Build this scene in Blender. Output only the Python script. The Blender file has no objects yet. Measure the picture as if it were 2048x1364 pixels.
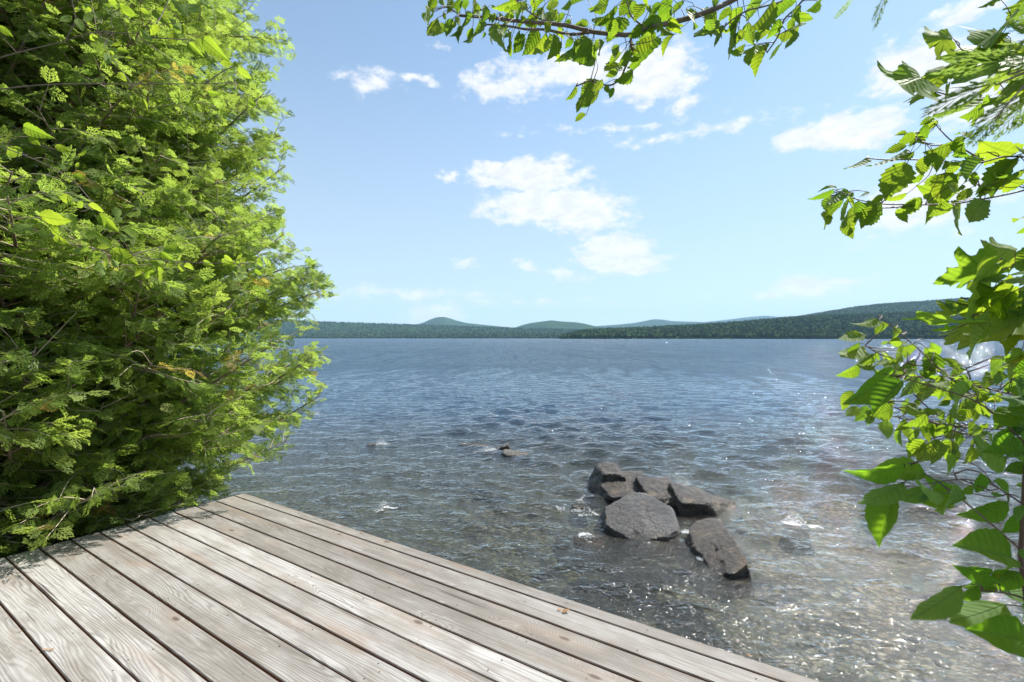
import bpy, math, random
import numpy as np
from mathutils import Vector, Matrix, noise as mn

random.seed(7)
RNG = np.random.default_rng(7)
SC = bpy.context.scene
COL = SC.collection

# ----------------------------------------------------------------- camera
F = 969.0            # focal length in photo pixels (17 mm on a 36 mm sensor)
HZ = 676.3           # horizon row in the photo
CAMZ = 1.75          # metres above the water
DECKZ = 0.45
cam_d = bpy.data.cameras.new('camera')
cam = bpy.data.objects.new('camera', cam_d)
COL.objects.link(cam)
cam.location = (0, 0, CAMZ)
cam.rotation_euler = (math.radians(90), 0, 0)
cam_d.sensor_width = 36.0
cam_d.lens = 36.0 * F / 2048.0
cam_d.shift_y = -5.7 / 2048.0
cam_d.clip_start = 0.05
cam_d.clip_end = 60000
cam_d.dof.use_dof = True
cam_d.dof.focus_distance = 4.0
cam_d.dof.aperture_fstop = 9.0
SC.camera = cam

# ----------------------------------------------------------------- sun, sky, exposure
SUN_EL, SUN_AZ = math.radians(48), math.radians(52)
SKY_STRENGTH = 0.078
SC.view_settings.view_transform = 'Standard'
SC.view_settings.look = 'None'
SC.view_settings.gamma = 1
SC.view_settings.use_curve_mapping = False
SC.view_settings.exposure = 1.22

sun_dir = Vector((math.cos(SUN_EL) * math.sin(SUN_AZ), math.cos(SUN_EL) * math.cos(SUN_AZ), math.sin(SUN_EL)))
sl = bpy.data.lights.new('sun', 'SUN')
sl.energy = 4.2
sl.angle = math.radians(0.53)
sl.color = (1.0, 0.95, 0.87)
so = bpy.data.objects.new('sun', sl)
so.rotation_euler = (-sun_dir).to_track_quat('-Z', 'Y').to_euler()
so.location = (20, 20, 40)
COL.objects.link(so)

SC.render.engine = 'CYCLES'
cy = SC.cycles
cy.use_denoising = True
cy.max_bounces = 10
cy.diffuse_bounces = 5
cy.glossy_bounces = 3
cy.transmission_bounces = 4
cy.transparent_max_bounces = 12
cy.volume_bounces = 1
cy.caustics_reflective = False
cy.caustics_refractive = False
cy.sample_clamp_indirect = 6.0


class NT:
    """small node-tree writer"""
    def __init__(self, tree):
        self.t = tree
        tree.nodes.clear()

    def n(self, typ, ins=None, **props):
        nd = self.t.nodes.new(typ)
        for k, v in props.items():
            setattr(nd, k, v)
        for k, v in (ins or {}).items():
            self.set(nd.inputs[k], v)
        return nd

    def set(self, sock, v):
        if isinstance(v, bpy.types.NodeSocket):
            self.t.links.new(v, sock)
        elif v is not None:
            if hasattr(sock.default_value, '__len__') and not isinstance(v, str):
                v = tuple(v)
                if len(sock.default_value) == 4 and len(v) == 3:
                    v = v + (1.0,)
            sock.default_value = v

    def m(self, op, a, b=None, c=None, clamp=False):
        nd = self.t.nodes.new('ShaderNodeMath')
        nd.operation = op
        nd.use_clamp = clamp
        for i, v in enumerate((a, b, c)):
            if v is not None:
                self.set(nd.inputs[i], v)
        return nd.outputs[0]

    def v(self, op, a, b=None):
        nd = self.t.nodes.new('ShaderNodeVectorMath')
        nd.operation = op
        self.set(nd.inputs[0], a)
        if b is not None:
            self.set(nd.inputs[1], b)
        return nd.outputs['Value' if op in ('LENGTH', 'DOT_PRODUCT', 'DISTANCE') else 'Vector']

    def sep(self, v):
        return self.n('ShaderNodeSeparateXYZ', {0: v}).outputs

    def comb(self, x, y, z):
        return self.n('ShaderNodeCombineXYZ', {0: x, 1: y, 2: z}).outputs[0]

    def noise(self, vec, scale, detail=2.0, rough=0.5, dist=0.0, out='Fac'):
        return self.n('ShaderNodeTexNoise', {'Vector': vec, 'Scale': scale, 'Detail': detail, 'Roughness': rough, 'Distortion': dist}).outputs[out]

    def smooth(self, x, lo, hi, a=0.0, b=1.0):
        return self.n('ShaderNodeMapRange', {0: x, 1: lo, 2: hi, 3: a, 4: b}, interpolation_type='SMOOTHSTEP').outputs[0]

    def lin(self, x, lo, hi, a=0.0, b=1.0):
        return self.n('ShaderNodeMapRange', {0: x, 1: lo, 2: hi, 3: a, 4: b}).outputs[0]

    def mix(self, fac, a, b, blend='MIX'):
        nd = self.n('ShaderNodeMix', data_type='RGBA', blend_type=blend)
        self.set(nd.inputs[0], fac)
        self.set(nd.inputs[6], a)
        self.set(nd.inputs[7], b)
        return nd.outputs[2]

    def scale(self, vec, s):
        return self.v('MULTIPLY', vec, s)

    def bump(self, h, dist, strength=1.0, normal=None):
        nd = self.n('ShaderNodeBump', {'Height': h, 'Distance': dist, 'Strength': strength})
        if normal is not None:
            self.set(nd.inputs['Normal'], normal)
        return nd.outputs[0]


def mat(name):
    m = bpy.data.materials.new(name)
    m.use_nodes = True
    return m, NT(m.node_tree)


# world: physical sky with fair-weather clouds at their places
CLOUDS = [  # photo px: centre, half sizes, strength
    (1300, 150, 110, 62, 1.0), (1170, 130, 130, 48, .85), (1020, 165, 115, 48, .62), (950, 170, 60, 34, .45),
    (745, 165, 58, 32, .55), (830, 162, 36, 16, .5), (880, 100, 30, 10, .35), (1372, 210, 50, 22, .45),
    (1700, 262, 115, 44, 1.0), (1610, 280, 100, 30, .7), (1400, 262, 230, 16, .36), (1230, 255, 210, 11, .28),
    (900, 350, 28, 14, .75), (1050, 350, 120, 36, .95), (1105, 412, 150, 46, 1.0), (1020, 412, 75, 20, .75),
    (1175, 435, 85, 38, .8), (1230, 505, 80, 42, .95), (1285, 530, 60, 22, .7), (935, 528, 24, 15, .45),
    (1050, 530, 28, 16, .4), (1130, 545, 70, 18, .36), (1840, 140, 115, 72, 1.0), (1970, 170, 150, 85, 1.0),
    (1930, 22, 100, 30, .7), (1835, 405, 165, 62, .8), (1755, 472, 75, 18, .42), (1615, 573, 90, 30, .8),
    (1705, 563, 70, 12, .45), (1535, 592, 50, 14, .5), (870, 628, 62, 22, .95), (800, 590, 240, 14, .4),
    (1010, 606, 260, 9, .33), (300, 180, 160, 60, .7), (120, 420, 180, 60, .8), (700, 720, 10, 5, .1),
]


def azel(px, py):
    u, v = (px - 1024) / F, (HZ - py) / F
    return math.atan2(u, 1), math.atan2(v, math.sqrt(1 + u * u))


world = bpy.data.worlds.new('World')
SC.world = world
world.use_nodes = True
w = NT(world.node_tree)
tc = w.n('ShaderNodeTexCoord').outputs['Generated']
d = w.v('NORMALIZE', tc)
sx, sy, sz = w.sep(d)
az = w.m('ARCTAN2', sx, sy)
el = w.m('ARCSINE', sz)
P = w.comb(az, el, 0.0)
warp = w.noise(w.scale(P, (1.0, 1.7, 1.0)), 9.0, 5.0, 0.6, out='Color')
warp = w.scale(w.v('SUBTRACT', warp, (.5, .5, .5)), (.085, .05, 0.0))
warp2 = w.noise(w.scale(P, (1.0, 1.6, 1.0)), 42.0, 4.0, 0.6, out='Color')
warp2 = w.scale(w.v('SUBTRACT', warp2, (.5, .5, .5)), (.022, .016, 0.0))
Pw = w.v('ADD', w.v('ADD', P, warp), warp2)
field = None
for (cx, cyy, rx, ry, s) in CLOUDS:
    a0, e0 = azel(cx, cyy)
    a1, _ = azel(cx + rx, cyy)
    _, e1 = azel(cx, cyy - ry)
    dv = w.v('MULTIPLY', w.v('SUBTRACT', Pw, (a0, e0, 0)), (1 / abs(a1 - a0), 1 / abs(e1 - e0), 0))
    f = w.m('MULTIPLY', w.m('SUBTRACT', 1.25, w.v('LENGTH', dv)), s)
    field = f if field is None else w.m('MAXIMUM', field, f)
fb = w.noise(w.scale(P, (1.0, 1.8, 1.0)), 22.0, 7.0, 0.62)
dens = w.smooth(w.m('ADD', field, w.m('MULTIPLY', w.m('SUBTRACT', fb, .5), 1.8)), 0.08, 0.64)
gen = w.smooth(w.noise(w.scale(d, (1, 1, 2.2)), 3.2, 6.0, .6), .56, .72)       # same fair-weather cover elsewhere
outm = w.m('MAXIMUM', w.smooth(w.m('ABSOLUTE', az), .86, 1.1), w.smooth(el, .62, .8))
dens = w.m('MAXIMUM', dens, w.m('MULTIPLY', gen, outm))
sky = w.n('ShaderNodeTexSky', sky_type='NISHITA', sun_disc=False, sun_elevation=SUN_EL, sun_rotation=SUN_AZ,
          altitude=300, air_density=1.0, dust_density=0.3, ozone_density=1.6).outputs[0]
sky = w.mix(1.0, sky, (.86, 1.06, 1.07), 'MULTIPLY')
veil = w.smooth(el, -.02, .62, .72, .22)
SKYV = (3.85, 4.2, 4.6)
skyc = w.mix(veil, sky, SKYV)
cl = w.mix(w.m('MULTIPLY', dens, .88), skyc, w.mix(w.smooth(w.noise(w.scale(P, (1.0, 1.8, 1.0)), 30.0, 4.0, .6), .35, .65), (5.3, 5.4, 5.6), (6.3, 6.25, 6.2)))
bg = w.n('ShaderNodeBackground', {'Color': cl, 'Strength': SKY_STRENGTH})
w.n('ShaderNodeOutputWorld', {'Surface': bg.outputs[0]})


# ----------------------------------------------------------------- helpers
def U(px, py, dep):
    """point of the place seen at photo pixel (px, py), dep metres ahead"""
    return np.array([(px - 1024) / F * dep, dep, CAMZ - (py - HZ) / F * dep])


def W(px, py, z=0.0):
    dep = F * (CAMZ - z) / (py - HZ)
    return np.array([(px - 1024) / F * dep, dep, z])


def tag(o, label=None, cat=None, group=None, kind=None):
    if label: o['label'] = label
    if cat: o['category'] = cat
    if group: o['group'] = group
    if kind: o['kind'] = kind
    return o


def empty(name, loc, label, cat, group=None):
    o = bpy.data.objects.new(name, None)
    o.empty_display_size = 0.2
    o.location = loc
    COL.objects.link(o)
    return tag(o, label, cat, group)


def mesh_np(name, V, faces, material=None, smooth=True, attrs=None):
    """V (n,3); faces: list of int arrays (m,k) with k = 3 or 4"""
    me = bpy.data.meshes.new(name)
    V = np.asarray(V, dtype=np.float32)
    if not isinstance(faces, (list, tuple)):
        faces = [faces]
    faces = [np.asarray(f, dtype=np.int32) for f in faces if len(f)]
    nl = sum(f.size for f in faces)
    npoly = sum(len(f) for f in faces)
    me.vertices.add(len(V))
    me.vertices.foreach_set('co', V.ravel())
    me.loops.add(nl)
    me.loops.foreach_set('vertex_index', np.concatenate([f.ravel() for f in faces]))
    me.polygons.add(npoly)
    tot = np.concatenate([np.full(len(f), f.shape[1], dtype=np.int32) for f in faces])
    st = np.concatenate([[0], np.cumsum(tot)[:-1]]).astype(np.int32)
    me.polygons.foreach_set('loop_start', st)
    me.polygons.foreach_set('loop_total', tot)
    me.polygons.foreach_set('use_smooth', np.full(npoly, smooth, dtype=bool))
    me.update(calc_edges=True)
    for k, a in (attrs or {}).items():
        at = me.attributes.new(k, 'FLOAT', 'POINT')
        at.data.foreach_set('value', np.asarray(a, dtype=np.float32))
    if material:
        me.materials.append(material)
    return me


def obj(name, me, parent=None, loc=None, M=None):
    o = bpy.data.objects.new(name, me)
    COL.objects.link(o)
    if parent is not None:
        o.parent = parent
        o.matrix_parent_inverse = Matrix.Identity(4)
        base = Matrix.Translation(-Vector(parent.location)) if parent.parent is None else Matrix.Identity(4)
        o.matrix_basis = base @ (M if M is not None else Matrix.Translation(Vector(loc if loc is not None else (0, 0, 0))))
    elif M is not None:
        o.matrix_basis = M
    elif loc is not None:
        o.location = loc
    return o


class Acc:
    """collects many small shapes into one mesh"""
    def __init__(self):
        self.V, self.F3, self.F4, self.n = [], [], [], 0
        self.A = []

    def add(self, V, F3=None, F4=None, a=0.0):
        V = np.asarray(V, dtype=np.float32)
        self.V.append(V)
        if F3 is not None and len(F3): self.F3.append(np.asarray(F3) + self.n)
        if F4 is not None and len(F4): self.F4.append(np.asarray(F4) + self.n)
        self.A.append(np.full(len(V), a, dtype=np.float32))
        self.n += len(V)

    def build(self, name, material, smooth=True):
        fs = []
        if self.F3: fs.append(np.concatenate(self.F3))
        if self.F4: fs.append(np.concatenate(self.F4))
        return mesh_np(name, np.concatenate(self.V), fs, material, smooth, {'tint': np.concatenate(self.A)})


def resample(P, n):
    P = np.asarray(P, float)
    if len(P) < 3:
        t = np.linspace(0, 1, n)[:, None]
        return P[0] * (1 - t) + P[-1] * t
    # Catmull-Rom
    L = np.concatenate([[0], np.cumsum(np.linalg.norm(np.diff(P, axis=0), axis=1))])
    Q = np.vstack([2 * P[0] - P[1], P, 2 * P[-1] - P[-2]])
    out = []
    for s in np.linspace(0, L[-1], n):
        i = min(max(np.searchsorted(L, s, side='right') - 1, 0), len(P) - 2)
        t = (s - L[i]) / max(L[i + 1] - L[i], 1e-9)
        p0, p1, p2, p3 = Q[i:i + 4]
        out.append(.5 * (2 * p1 + (p2 - p0) * t + (2 * p0 - 5 * p1 + 4 * p2 - p3) * t * t + (3 * p1 - p0 - 3 * p2 + p3) * t ** 3))
    return np.array(out)


def tube(P, r0, r1, sides=6, wob=0.0):
    P = np.asarray(P, float)
    n = len(P)
    T = np.gradient(P, axis=0)
    T /= np.linalg.norm(T, axis=1)[:, None] + 1e-12
    ref = np.array([0, 0, 1.0]) if abs(T[0][2]) < .9 else np.array([1.0, 0, 0])
    A = np.cross(T, ref)
    A /= np.linalg.norm(A, axis=1)[:, None] + 1e-12
    B = np.cross(T, A)
    r = np.linspace(r0, r1, n)
    if wob:
        r = r * (1 + wob * RNG.normal(size=n))
    th = np.arange(sides) / sides * 2 * math.pi
    V = P[:, None, :] + r[:, None, None] * (np.cos(th)[None, :, None] * A[:, None, :] + np.sin(th)[None, :, None] * B[:, None, :])
    V = V.reshape(-1, 3)
    i = np.arange(n - 1)[:, None] * sides
    j = np.arange(sides)[None, :]
    k = (j + 1) % sides
    Fq = np.stack([i + j, i + k, i + sides + k, i + sides + j], axis=-1).reshape(-1, 4)
    V = np.vstack([V, P[-1:], P[:1]])
    e = (n - 1) * sides
    F3 = [[e + a, e + (a + 1) % sides, n * sides] for a in range(sides)] + [[(a + 1) % sides, a, n * sides + 1] for a in range(sides)]
    return V, np.array(F3), Fq


# ----------------------------------------------------------------- materials
def m_water():
    m, t = mat('lake_water')
    g = t.n('ShaderNodeNewGeometry')
    pos = g.outputs['Position']
    x, y, z = t.sep(pos)
    dist = t.v('LENGTH', t.v('SUBTRACT', pos, (0, 0, CAMZ)))
    n1 = t.noise(t.scale(pos, (1.0, 1.5, 1.0)), 42.0, 2.0, .55, .4)
    n2 = t.noise(t.scale(pos, (1.0, 1.8, 1.0)), 9.0, 3.0, .55, .5)
    n3 = t.noise(t.scale(pos, (.7, 1.7, 1.0)), 3.4, 3.0, .6, .3)
    n4 = t.noise(t.scale(pos, (.45, 1.0, 1.0)), .85, 4.0, .65, .2)
    n5 = t.noise(t.scale(pos, (1.7, .32, 1.0)), 1.0, 3.0, .55, .3)
    n6 = t.noise(t.scale(pos, (.006, .02, 1.0)), 1.0, 5.0, .6, .3)
    n7 = t.noise(t.scale(pos, (.35, .03, 1.0)), 1.0, 4.0, .6, .2)
    gust = t.smooth(t.noise(t.scale(pos, (.4, 1.0, 1.0)), .06, 2.0, .5), .3, .7, .7, 1.25)
    far = t.smooth(dist, 3, 11)
    b = t.bump(n1, t.m('MULTIPLY', t.smooth(dist, 3, 11, 1.0, .2), .0095))
    b = t.bump(n2, t.m('MULTIPLY', gust, t.smooth(dist, 4, 22, .042, .026)), 1.0, b)
    b = t.bump(n3, t.m('MULTIPLY', t.m('MULTIPLY', far, gust), .075), 1.0, b)
    b = t.bump(n4, t.m('MULTIPLY', t.smooth(dist, 15, 60), .19), 1.0, b)
    # on a rippled lake the faces one sees are those tilted towards the eye
    inc = g.outputs['Incoming']
    k = t.m('MULTIPLY', t.m('ADD', t.smooth(dist, 4, 30, .0, .165), t.smooth(dist, 22, 60, .0, .05)), t.m('ADD', t.smooth(n5, .40, .60, .0, 1.3), t.m('ADD', t.smooth(n6, .3, .7, -.06, .15), t.smooth(n7, .42, .6, -.3, .35))))
    b = t.v('NORMALIZE', t.v('ADD', b, t.v('MULTIPLY', inc, t.comb(k, k, k))))
    fr = t.n('ShaderNodeFresnel', {'IOR': 1.33, 'Normal': b}).outputs[0]
    gl = t.n('ShaderNodeBsdfGlossy', {'Color': (1, 1, 1), 'Roughness': t.m('ADD', t.smooth(dist, 3, 7, .075, .022), t.smooth(dist, 12, 70, .0, .012)), 'Normal': b})
    tr = t.n('ShaderNodeBsdfTransparent', {'Color': (.74, .82, .78)})
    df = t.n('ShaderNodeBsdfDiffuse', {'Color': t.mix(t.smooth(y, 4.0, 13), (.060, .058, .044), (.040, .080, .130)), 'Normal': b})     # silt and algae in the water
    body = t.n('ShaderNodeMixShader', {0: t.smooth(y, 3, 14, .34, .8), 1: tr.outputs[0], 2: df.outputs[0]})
    mx = t.n('ShaderNodeMixShader', {0: fr, 1: body.outputs[0], 2: gl.outputs[0]})
    t.n('ShaderNodeOutputMaterial', {'Surface': mx.outputs[0]})
    return m


def m_ground():
    m, t = mat('shore_and_lake_bed')
    pos = t.n('ShaderNodeNewGeometry').outputs['Position']
    x, y, z = t.sep(pos)
    vor = t.n('ShaderNodeTexVoronoi', {'Vector': t.v('ADD', pos, t.scale(t.noise(pos, 3, out='Color'), (.08, .08, .0))), 'Scale': 15.0, 'Randomness': 1.0})
    cellc = vor.outputs['Color']
    cd = vor.outputs['Distance']
    r, g_, b_ = t.sep(cellc)
    grav = t.mix(r, (.21, .165, .095), (.42, .34, .21))
    grav = t.mix(t.smooth(cd, .25, .6), grav, (.10, .085, .055))
    patch = t.smooth(t.noise(pos, .9, 3.0), .35, .65)
    grav = t.mix(t.m('MULTIPLY', patch, .6), grav, (.15, .14, .09))
    depth_murk = t.mix(t.noise(pos, .3), (.028, .038, .04), (.045, .055, .05))
    col = t.mix(t.smooth(z, -.55, -1.7), grav, depth_murk)  # bed colour darkens with depth, painting in the light lost in deep water
    soil = t.mix(t.noise(pos, 14.0, 5.0, .7), (.05, .035, .022), (.23, .17, .11))
    col = t.mix(t.smooth(z, -.03, .08), col, soil)
    h = t.m('ADD', t.m('MULTIPLY', cd, -.6), t.noise(pos, 30, 4))
    bs = t.n('ShaderNodeBsdfPrincipled', {'Base Color': col, 'Roughness': .9, 'Normal': t.bump(h, .02)})
    t.n('ShaderNodeOutputMaterial', {'Surface': bs.outputs[0]})
    return m


def m_plank():
    m, t = mat('weathered_plank')
    oc = t.n('ShaderNodeTexCoord').outputs['Object']
    oi = t.n('ShaderNodeObjectInfo')
    rnd = oi.outputs['Random']
    off = t.comb(t.m('MULTIPLY', rnd, 37.0), t.m('MULTIPLY', rnd, 91.0), t.m('MULTIPLY', rnd, 13.0))
    p = t.v('ADD', oc, off)
    # knots: sparse cells, stretched along the board
    vk = t.n('ShaderNodeTexVoronoi', {'Vector': t.scale(p, (1.35, 3.4, 0.0)), 'Scale': 1.0, 'Randomness': 1.0}, voronoi_dimensions='2D')
    kd = vk.outputs['Distance']
    keep = t.m('GREATER_THAN', t.sep(vk.outputs['Color'])[0], .45)
    knotw = t.m('MULTIPLY', t.smooth(kd, .30, 0.0), keep)
    core = t.m('MULTIPLY', t.smooth(kd, .05, .02), keep)
    px_, py_, pz_ = t.sep(p)
    lf = t.noise(t.scale(p, (.7, 5.0, 1.0)), 1.0, 3.0, .5)
    coord = t.m('ADD', t.m('ADD', t.m('MULTIPLY', py_, t.lin(rnd, 0, 1, 22, 40)), t.m('MULTIPLY', lf, 8.5)), t.m('MULTIPLY', knotw, 5.0))
    rings = t.m('SINE', t.m('MULTIPLY', coord, 15.0))
    rings = t.m('MULTIPLY_ADD', rings, .5, .5)
    rings = t.m('POWER', rings, 1.6)
    vis = t.smooth(t.noise(t.scale(p, (.8, 3.0, 1.0)), 1.3, 3.0), .34, .62, .25, 1.0)
    fine = t.noise(t.scale(p, (1.6, 170.0, 1.0)), 1.0, 3.0, .6)
    mid = t.noise(t.scale(p, (.8, 30.0, 1.0)), 1.0, 5.0, .65)
    blotch = t.noise(t.scale(p, (1.5, 4.0, 1.0)), 2.2, 5.0, .6)
    light = t.mix(rnd, (.44, .428, .41), (.225, .21, .19))
    col = t.mix(t.smooth(blotch, .35, .68), light, t.mix(rnd, (.30, .278, .25), (.155, .138, .118)))
    col = t.mix(t.m('MULTIPLY', t.smooth(mid, .45, .72), .5), col, (.17, .15, .13))
    col = t.mix(t.m('MULTIPLY', t.smooth(fine, .48, .68), .6), col, (.13, .115, .10))
    col = t.mix(t.m('MULTIPLY', t.m('MULTIPLY', rings, vis), .5), col, (.10, .08, .062))
    warm = t.smooth(t.noise(t.scale(p, (1.2, 7.0, 1.0)), 1.7, 3.0), .55, .78)
    col = t.mix(t.m('MULTIPLY', warm, .4), col, (.25, .165, .105))
    col = t.mix(t.m('MULTIPLY', knotw, .4), col, (.27, .215, .165))
    col = t.mix(t.m('MULTIPLY', core, .85), col, (.09, .06, .045))
    white = t.smooth(t.noise(t.scale(p, (6.0, 13.0, 1.0)), 2.0, 6.0, .7), .56, .78)
    col = t.mix(t.m('MULTIPLY', white, .42), col, (.45, .44, .43))
    # flanks of the boards keep the brown of unweathered wood
    nz = t.m('ABSOLUTE', t.sep(t.n('ShaderNodeTexCoord').outputs['Normal'])[2])
    col = t.mix(t.smooth(nz, .85, .45), col, (.17, .095, .05))
    # drying checks
    chk = t.smooth(t.noise(t.scale(p, (1.1, 60.0, 1.0)), 1.0, 2.0, .5), .70, .76)
    col = t.mix(t.m('MULTIPLY', chk, .8), col, (.06, .05, .045))
    h = t.m('ADD', t.m('MULTIPLY', fine, .5), t.m('ADD', t.m('MULTIPLY', rings, .35), t.m('MULTIPLY', chk, -1.2)))
    bs = t.n('ShaderNodeBsdfPrincipled', {'Base Color': col, 'Roughness': .68, 'Specular IOR Level': .35,
                                         'Normal': t.bump(h, .0016, .8)})
    t.n('ShaderNodeOutputMaterial', {'Surface': bs.outputs[0]})
    return m


def m_timber():
    m, t = mat('dark_timber')
    oc = t.n('ShaderNodeTexCoord').outputs['Object']
    n = t.noise(t.scale(oc, (2, 25, 25)), 1.0, 4)
    bs = t.n('ShaderNodeBsdfPrincipled', {'Base Color': t.mix(n, (.07, .045, .03), (.2, .14, .09)), 'Roughness': .85, 'Normal': t.bump(n, .003)})
    t.n('ShaderNodeOutputMaterial', {'Surface': bs.outputs[0]})
    return m


def m_simple(name, c0, c1, scale, rough=.8, metal=0.0, bump=.003):
    m, t = mat(name)
    oc = t.n('ShaderNodeTexCoord').outputs['Object']
    n = t.noise(oc, scale, 4, .6)
    bs = t.n('ShaderNodeBsdfPrincipled', {'Base Color': t.mix(n, c0, c1), 'Roughness': rough, 'Metallic': metal, 'Normal': t.bump(n, bump)})
    t.n('ShaderNodeOutputMaterial', {'Surface': bs.outputs[0]})
    return m


def m_rock(name='granite', c0=(.011, .0085, .0065), c1=(.060, .045, .030), speck=.45):
    m, t = mat(name)
    pos = t.n('ShaderNodeNewGeometry').outputs['Position']
    z = t.sep(pos)[2]
    oc = t.n('ShaderNodeTexCoord').outputs['Object']
    big = t.noise(oc, 5.0, 5, .6)
    gr = t.noise(t.v('ADD', oc, t.scale(t.noise(oc, 6.0, 3, out='Color'), (.08, .08, .08))), 38.0, 5, .75)
    sp = t.noise(oc, 150.0, 2, .6)
    col = t.mix(t.smooth(big, .35, .68), c0, c1)
    col = t.mix(t.smooth(gr, .52, .68), col, (.115, .086, .055))
    col = t.mix(t.m('MULTIPLY', t.smooth(sp, .58, .66), speck), col, (.42, .38, .32))
    col = t.mix(t.smooth(gr, .46, .34), col, (.03, .027, .024))
    ochre = t.smooth(t.noise(oc, 9.0, 4), .56, .72)
    col = t.mix(t.m('MULTIPLY', ochre, .35), col, (.23, .15, .07))
    wet = t.smooth(t.m('ADD', z, t.m('MULTIPLY', t.noise(oc, 8.0, 3), .07)), .075, .02)
    col = t.mix(t.m('MULTIPLY', wet, .7), col, (.018, .014, .009))
    h = t.m('ADD', t.m('MULTIPLY', gr, .6), t.m('MULTIPLY', t.noise(oc, 16, 6, .7), 2.2))
    bs = t.n('ShaderNodeBsdfPrincipled', {'Base Color': col, 'Roughness': t.lin(wet, 0, 1, .33, .10), 'Specular IOR Level': .45,
                                         'Normal': t.bump(h, .022)})
    t.n('ShaderNodeOutputMaterial', {'Surface': bs.outputs[0]})
    return m


def m_leaf(name, top, under, thin, veins=True, rough=.42):
    """leaf blade: a green top, a paler under side and light passing through"""
    m, t = mat(name)
    oi = t.n('ShaderNodeObjectInfo')
    rnd = oi.outputs['Random']
    at = t.n('ShaderNodeTexCoord').outputs['Object']
    lx, ly, lz = t.sep(at)
    ay = t.m('ABSOLUTE', ly)
    mid = t.smooth(ay, .022, .006)
    sv = t.m('SINE', t.m('MULTIPLY', t.m('SUBTRACT', lx, t.m('MULTIPLY', ay, .75)), 52.0))
    side = t.smooth(sv, .93, 1.0)
    ve = t.m('MAXIMUM', mid, t.m('MULTIPLY', side, .45))
    blot = t.noise(t.v('ADD', at, t.comb(t.m('MULTIPLY', rnd, 50), 0, 0)), 4.0, 6, .68)
    hue = t.m('ADD', t.m('MULTIPLY', rnd, .6), t.m('MULTIPLY_ADD', blot, .9, -.25), None)
    c = t.mix(hue, top[0], top[1])
    c = t.mix(t.m('MULTIPLY', ve, .45), c, under)
    bf = t.n('ShaderNodeNewGeometry').outputs['Backfacing']
    c = t.mix(t.m('MULTIPLY', bf, .55), c, under)
    tcx = t.mix(hue, thin[0], thin[1])
    tcx = t.mix(t.m('MULTIPLY', ve, .35), tcx, (.12, .24, .02))
    nrm = t.bump(t.m('MULTIPLY_ADD', sv, .10, t.m('MULTIPLY', mid, -1.0)), .008, .5)
    bs = t.n('ShaderNodeBsdfPrincipled', {'Base Color': c, 'Roughness': rough + .16, 'Specular IOR Level': .14, 'Normal': nrm})
    tl = t.n('ShaderNodeBsdfTranslucent', {'Color': tcx, 'Normal': nrm})
    mx = t.n('ShaderNodeMixShader', {0: .52, 1: bs.outputs[0], 2: tl.outputs[0]})
    t.n('ShaderNodeOutputMaterial', {'Surface': mx.outputs[0]})
    return m


def m_foliage(name, stops, thin, mixf=.42, spec=.25, atype='GEOMETRY'):
    m, t = mat(name)
    a = t.n('ShaderNodeAttribute', attribute_name='tint', attribute_type=atype).outputs['Fac']
    rp = t.n('ShaderNodeValToRGB', {0: a})
    els = rp.color_ramp.elements
    while len(els) < len(stops):
        els.new(.5)
    for e, (p, c) in zip(els, stops):
        e.position = p
        e.color = c + (1.0,)
    c = rp.outputs[0]
    bs = t.n('ShaderNodeBsdfPrincipled', {'Base Color': c, 'Roughness': .6, 'Specular IOR Level': spec})
    tl = t.n('ShaderNodeBsdfTranslucent', {'Color': t.mix(.5, t.mix(1.0, c, (3.2, 3.0, 1.6), 'MULTIPLY'), thin)})
    mx = t.n('ShaderNodeMixShader', {0: mixf, 1: bs.outputs[0], 2: tl.outputs[0]})
    t.n('ShaderNodeOutputMaterial', {'Surface': mx.outputs[0]})
    return m


def m_hill():
    m, t = mat('wooded_hillside')
    pos = t.n('ShaderNodeNewGeometry').outputs['Position']
    n = t.noise(pos, .012, 6, .65)
    n2 = t.noise(pos, .09, 4, .7)
    c = t.mix(t.smooth(n, .35, .65), (.022, .05, .02), (.05, .095, .03))
    c = t.mix(t.smooth(n2, .45, .7), c, (.016, .034, .016))
    bs = t.n('ShaderNodeBsdfDiffuse', {'Color': c, 'Normal': t.bump(n2, 14.0, .9)})
    t.n('ShaderNodeOutputMaterial', {'Surface': bs.outputs[0]})
    return m


def m_foam():
    m, t = mat('white_foam')
    oc = t.n('ShaderNodeTexCoord').outputs['Object']
    n = t.noise(oc, 60, 3)
    bs = t.n('ShaderNodeBsdfPrincipled', {'Base Color': t.mix(n, (.72, .75, .78), (.9, .9, .9)), 'Roughness': .25, 'Normal': t.bump(n, .01)})
    tr = t.n('ShaderNodeBsdfTransparent')
    mx = t.n('ShaderNodeMixShader', {0: .3, 1: bs.outputs[0], 2: tr.outputs[0]})
    t.n('ShaderNodeOutputMaterial', {'Surface': mx.outputs[0]})
    return m


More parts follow.
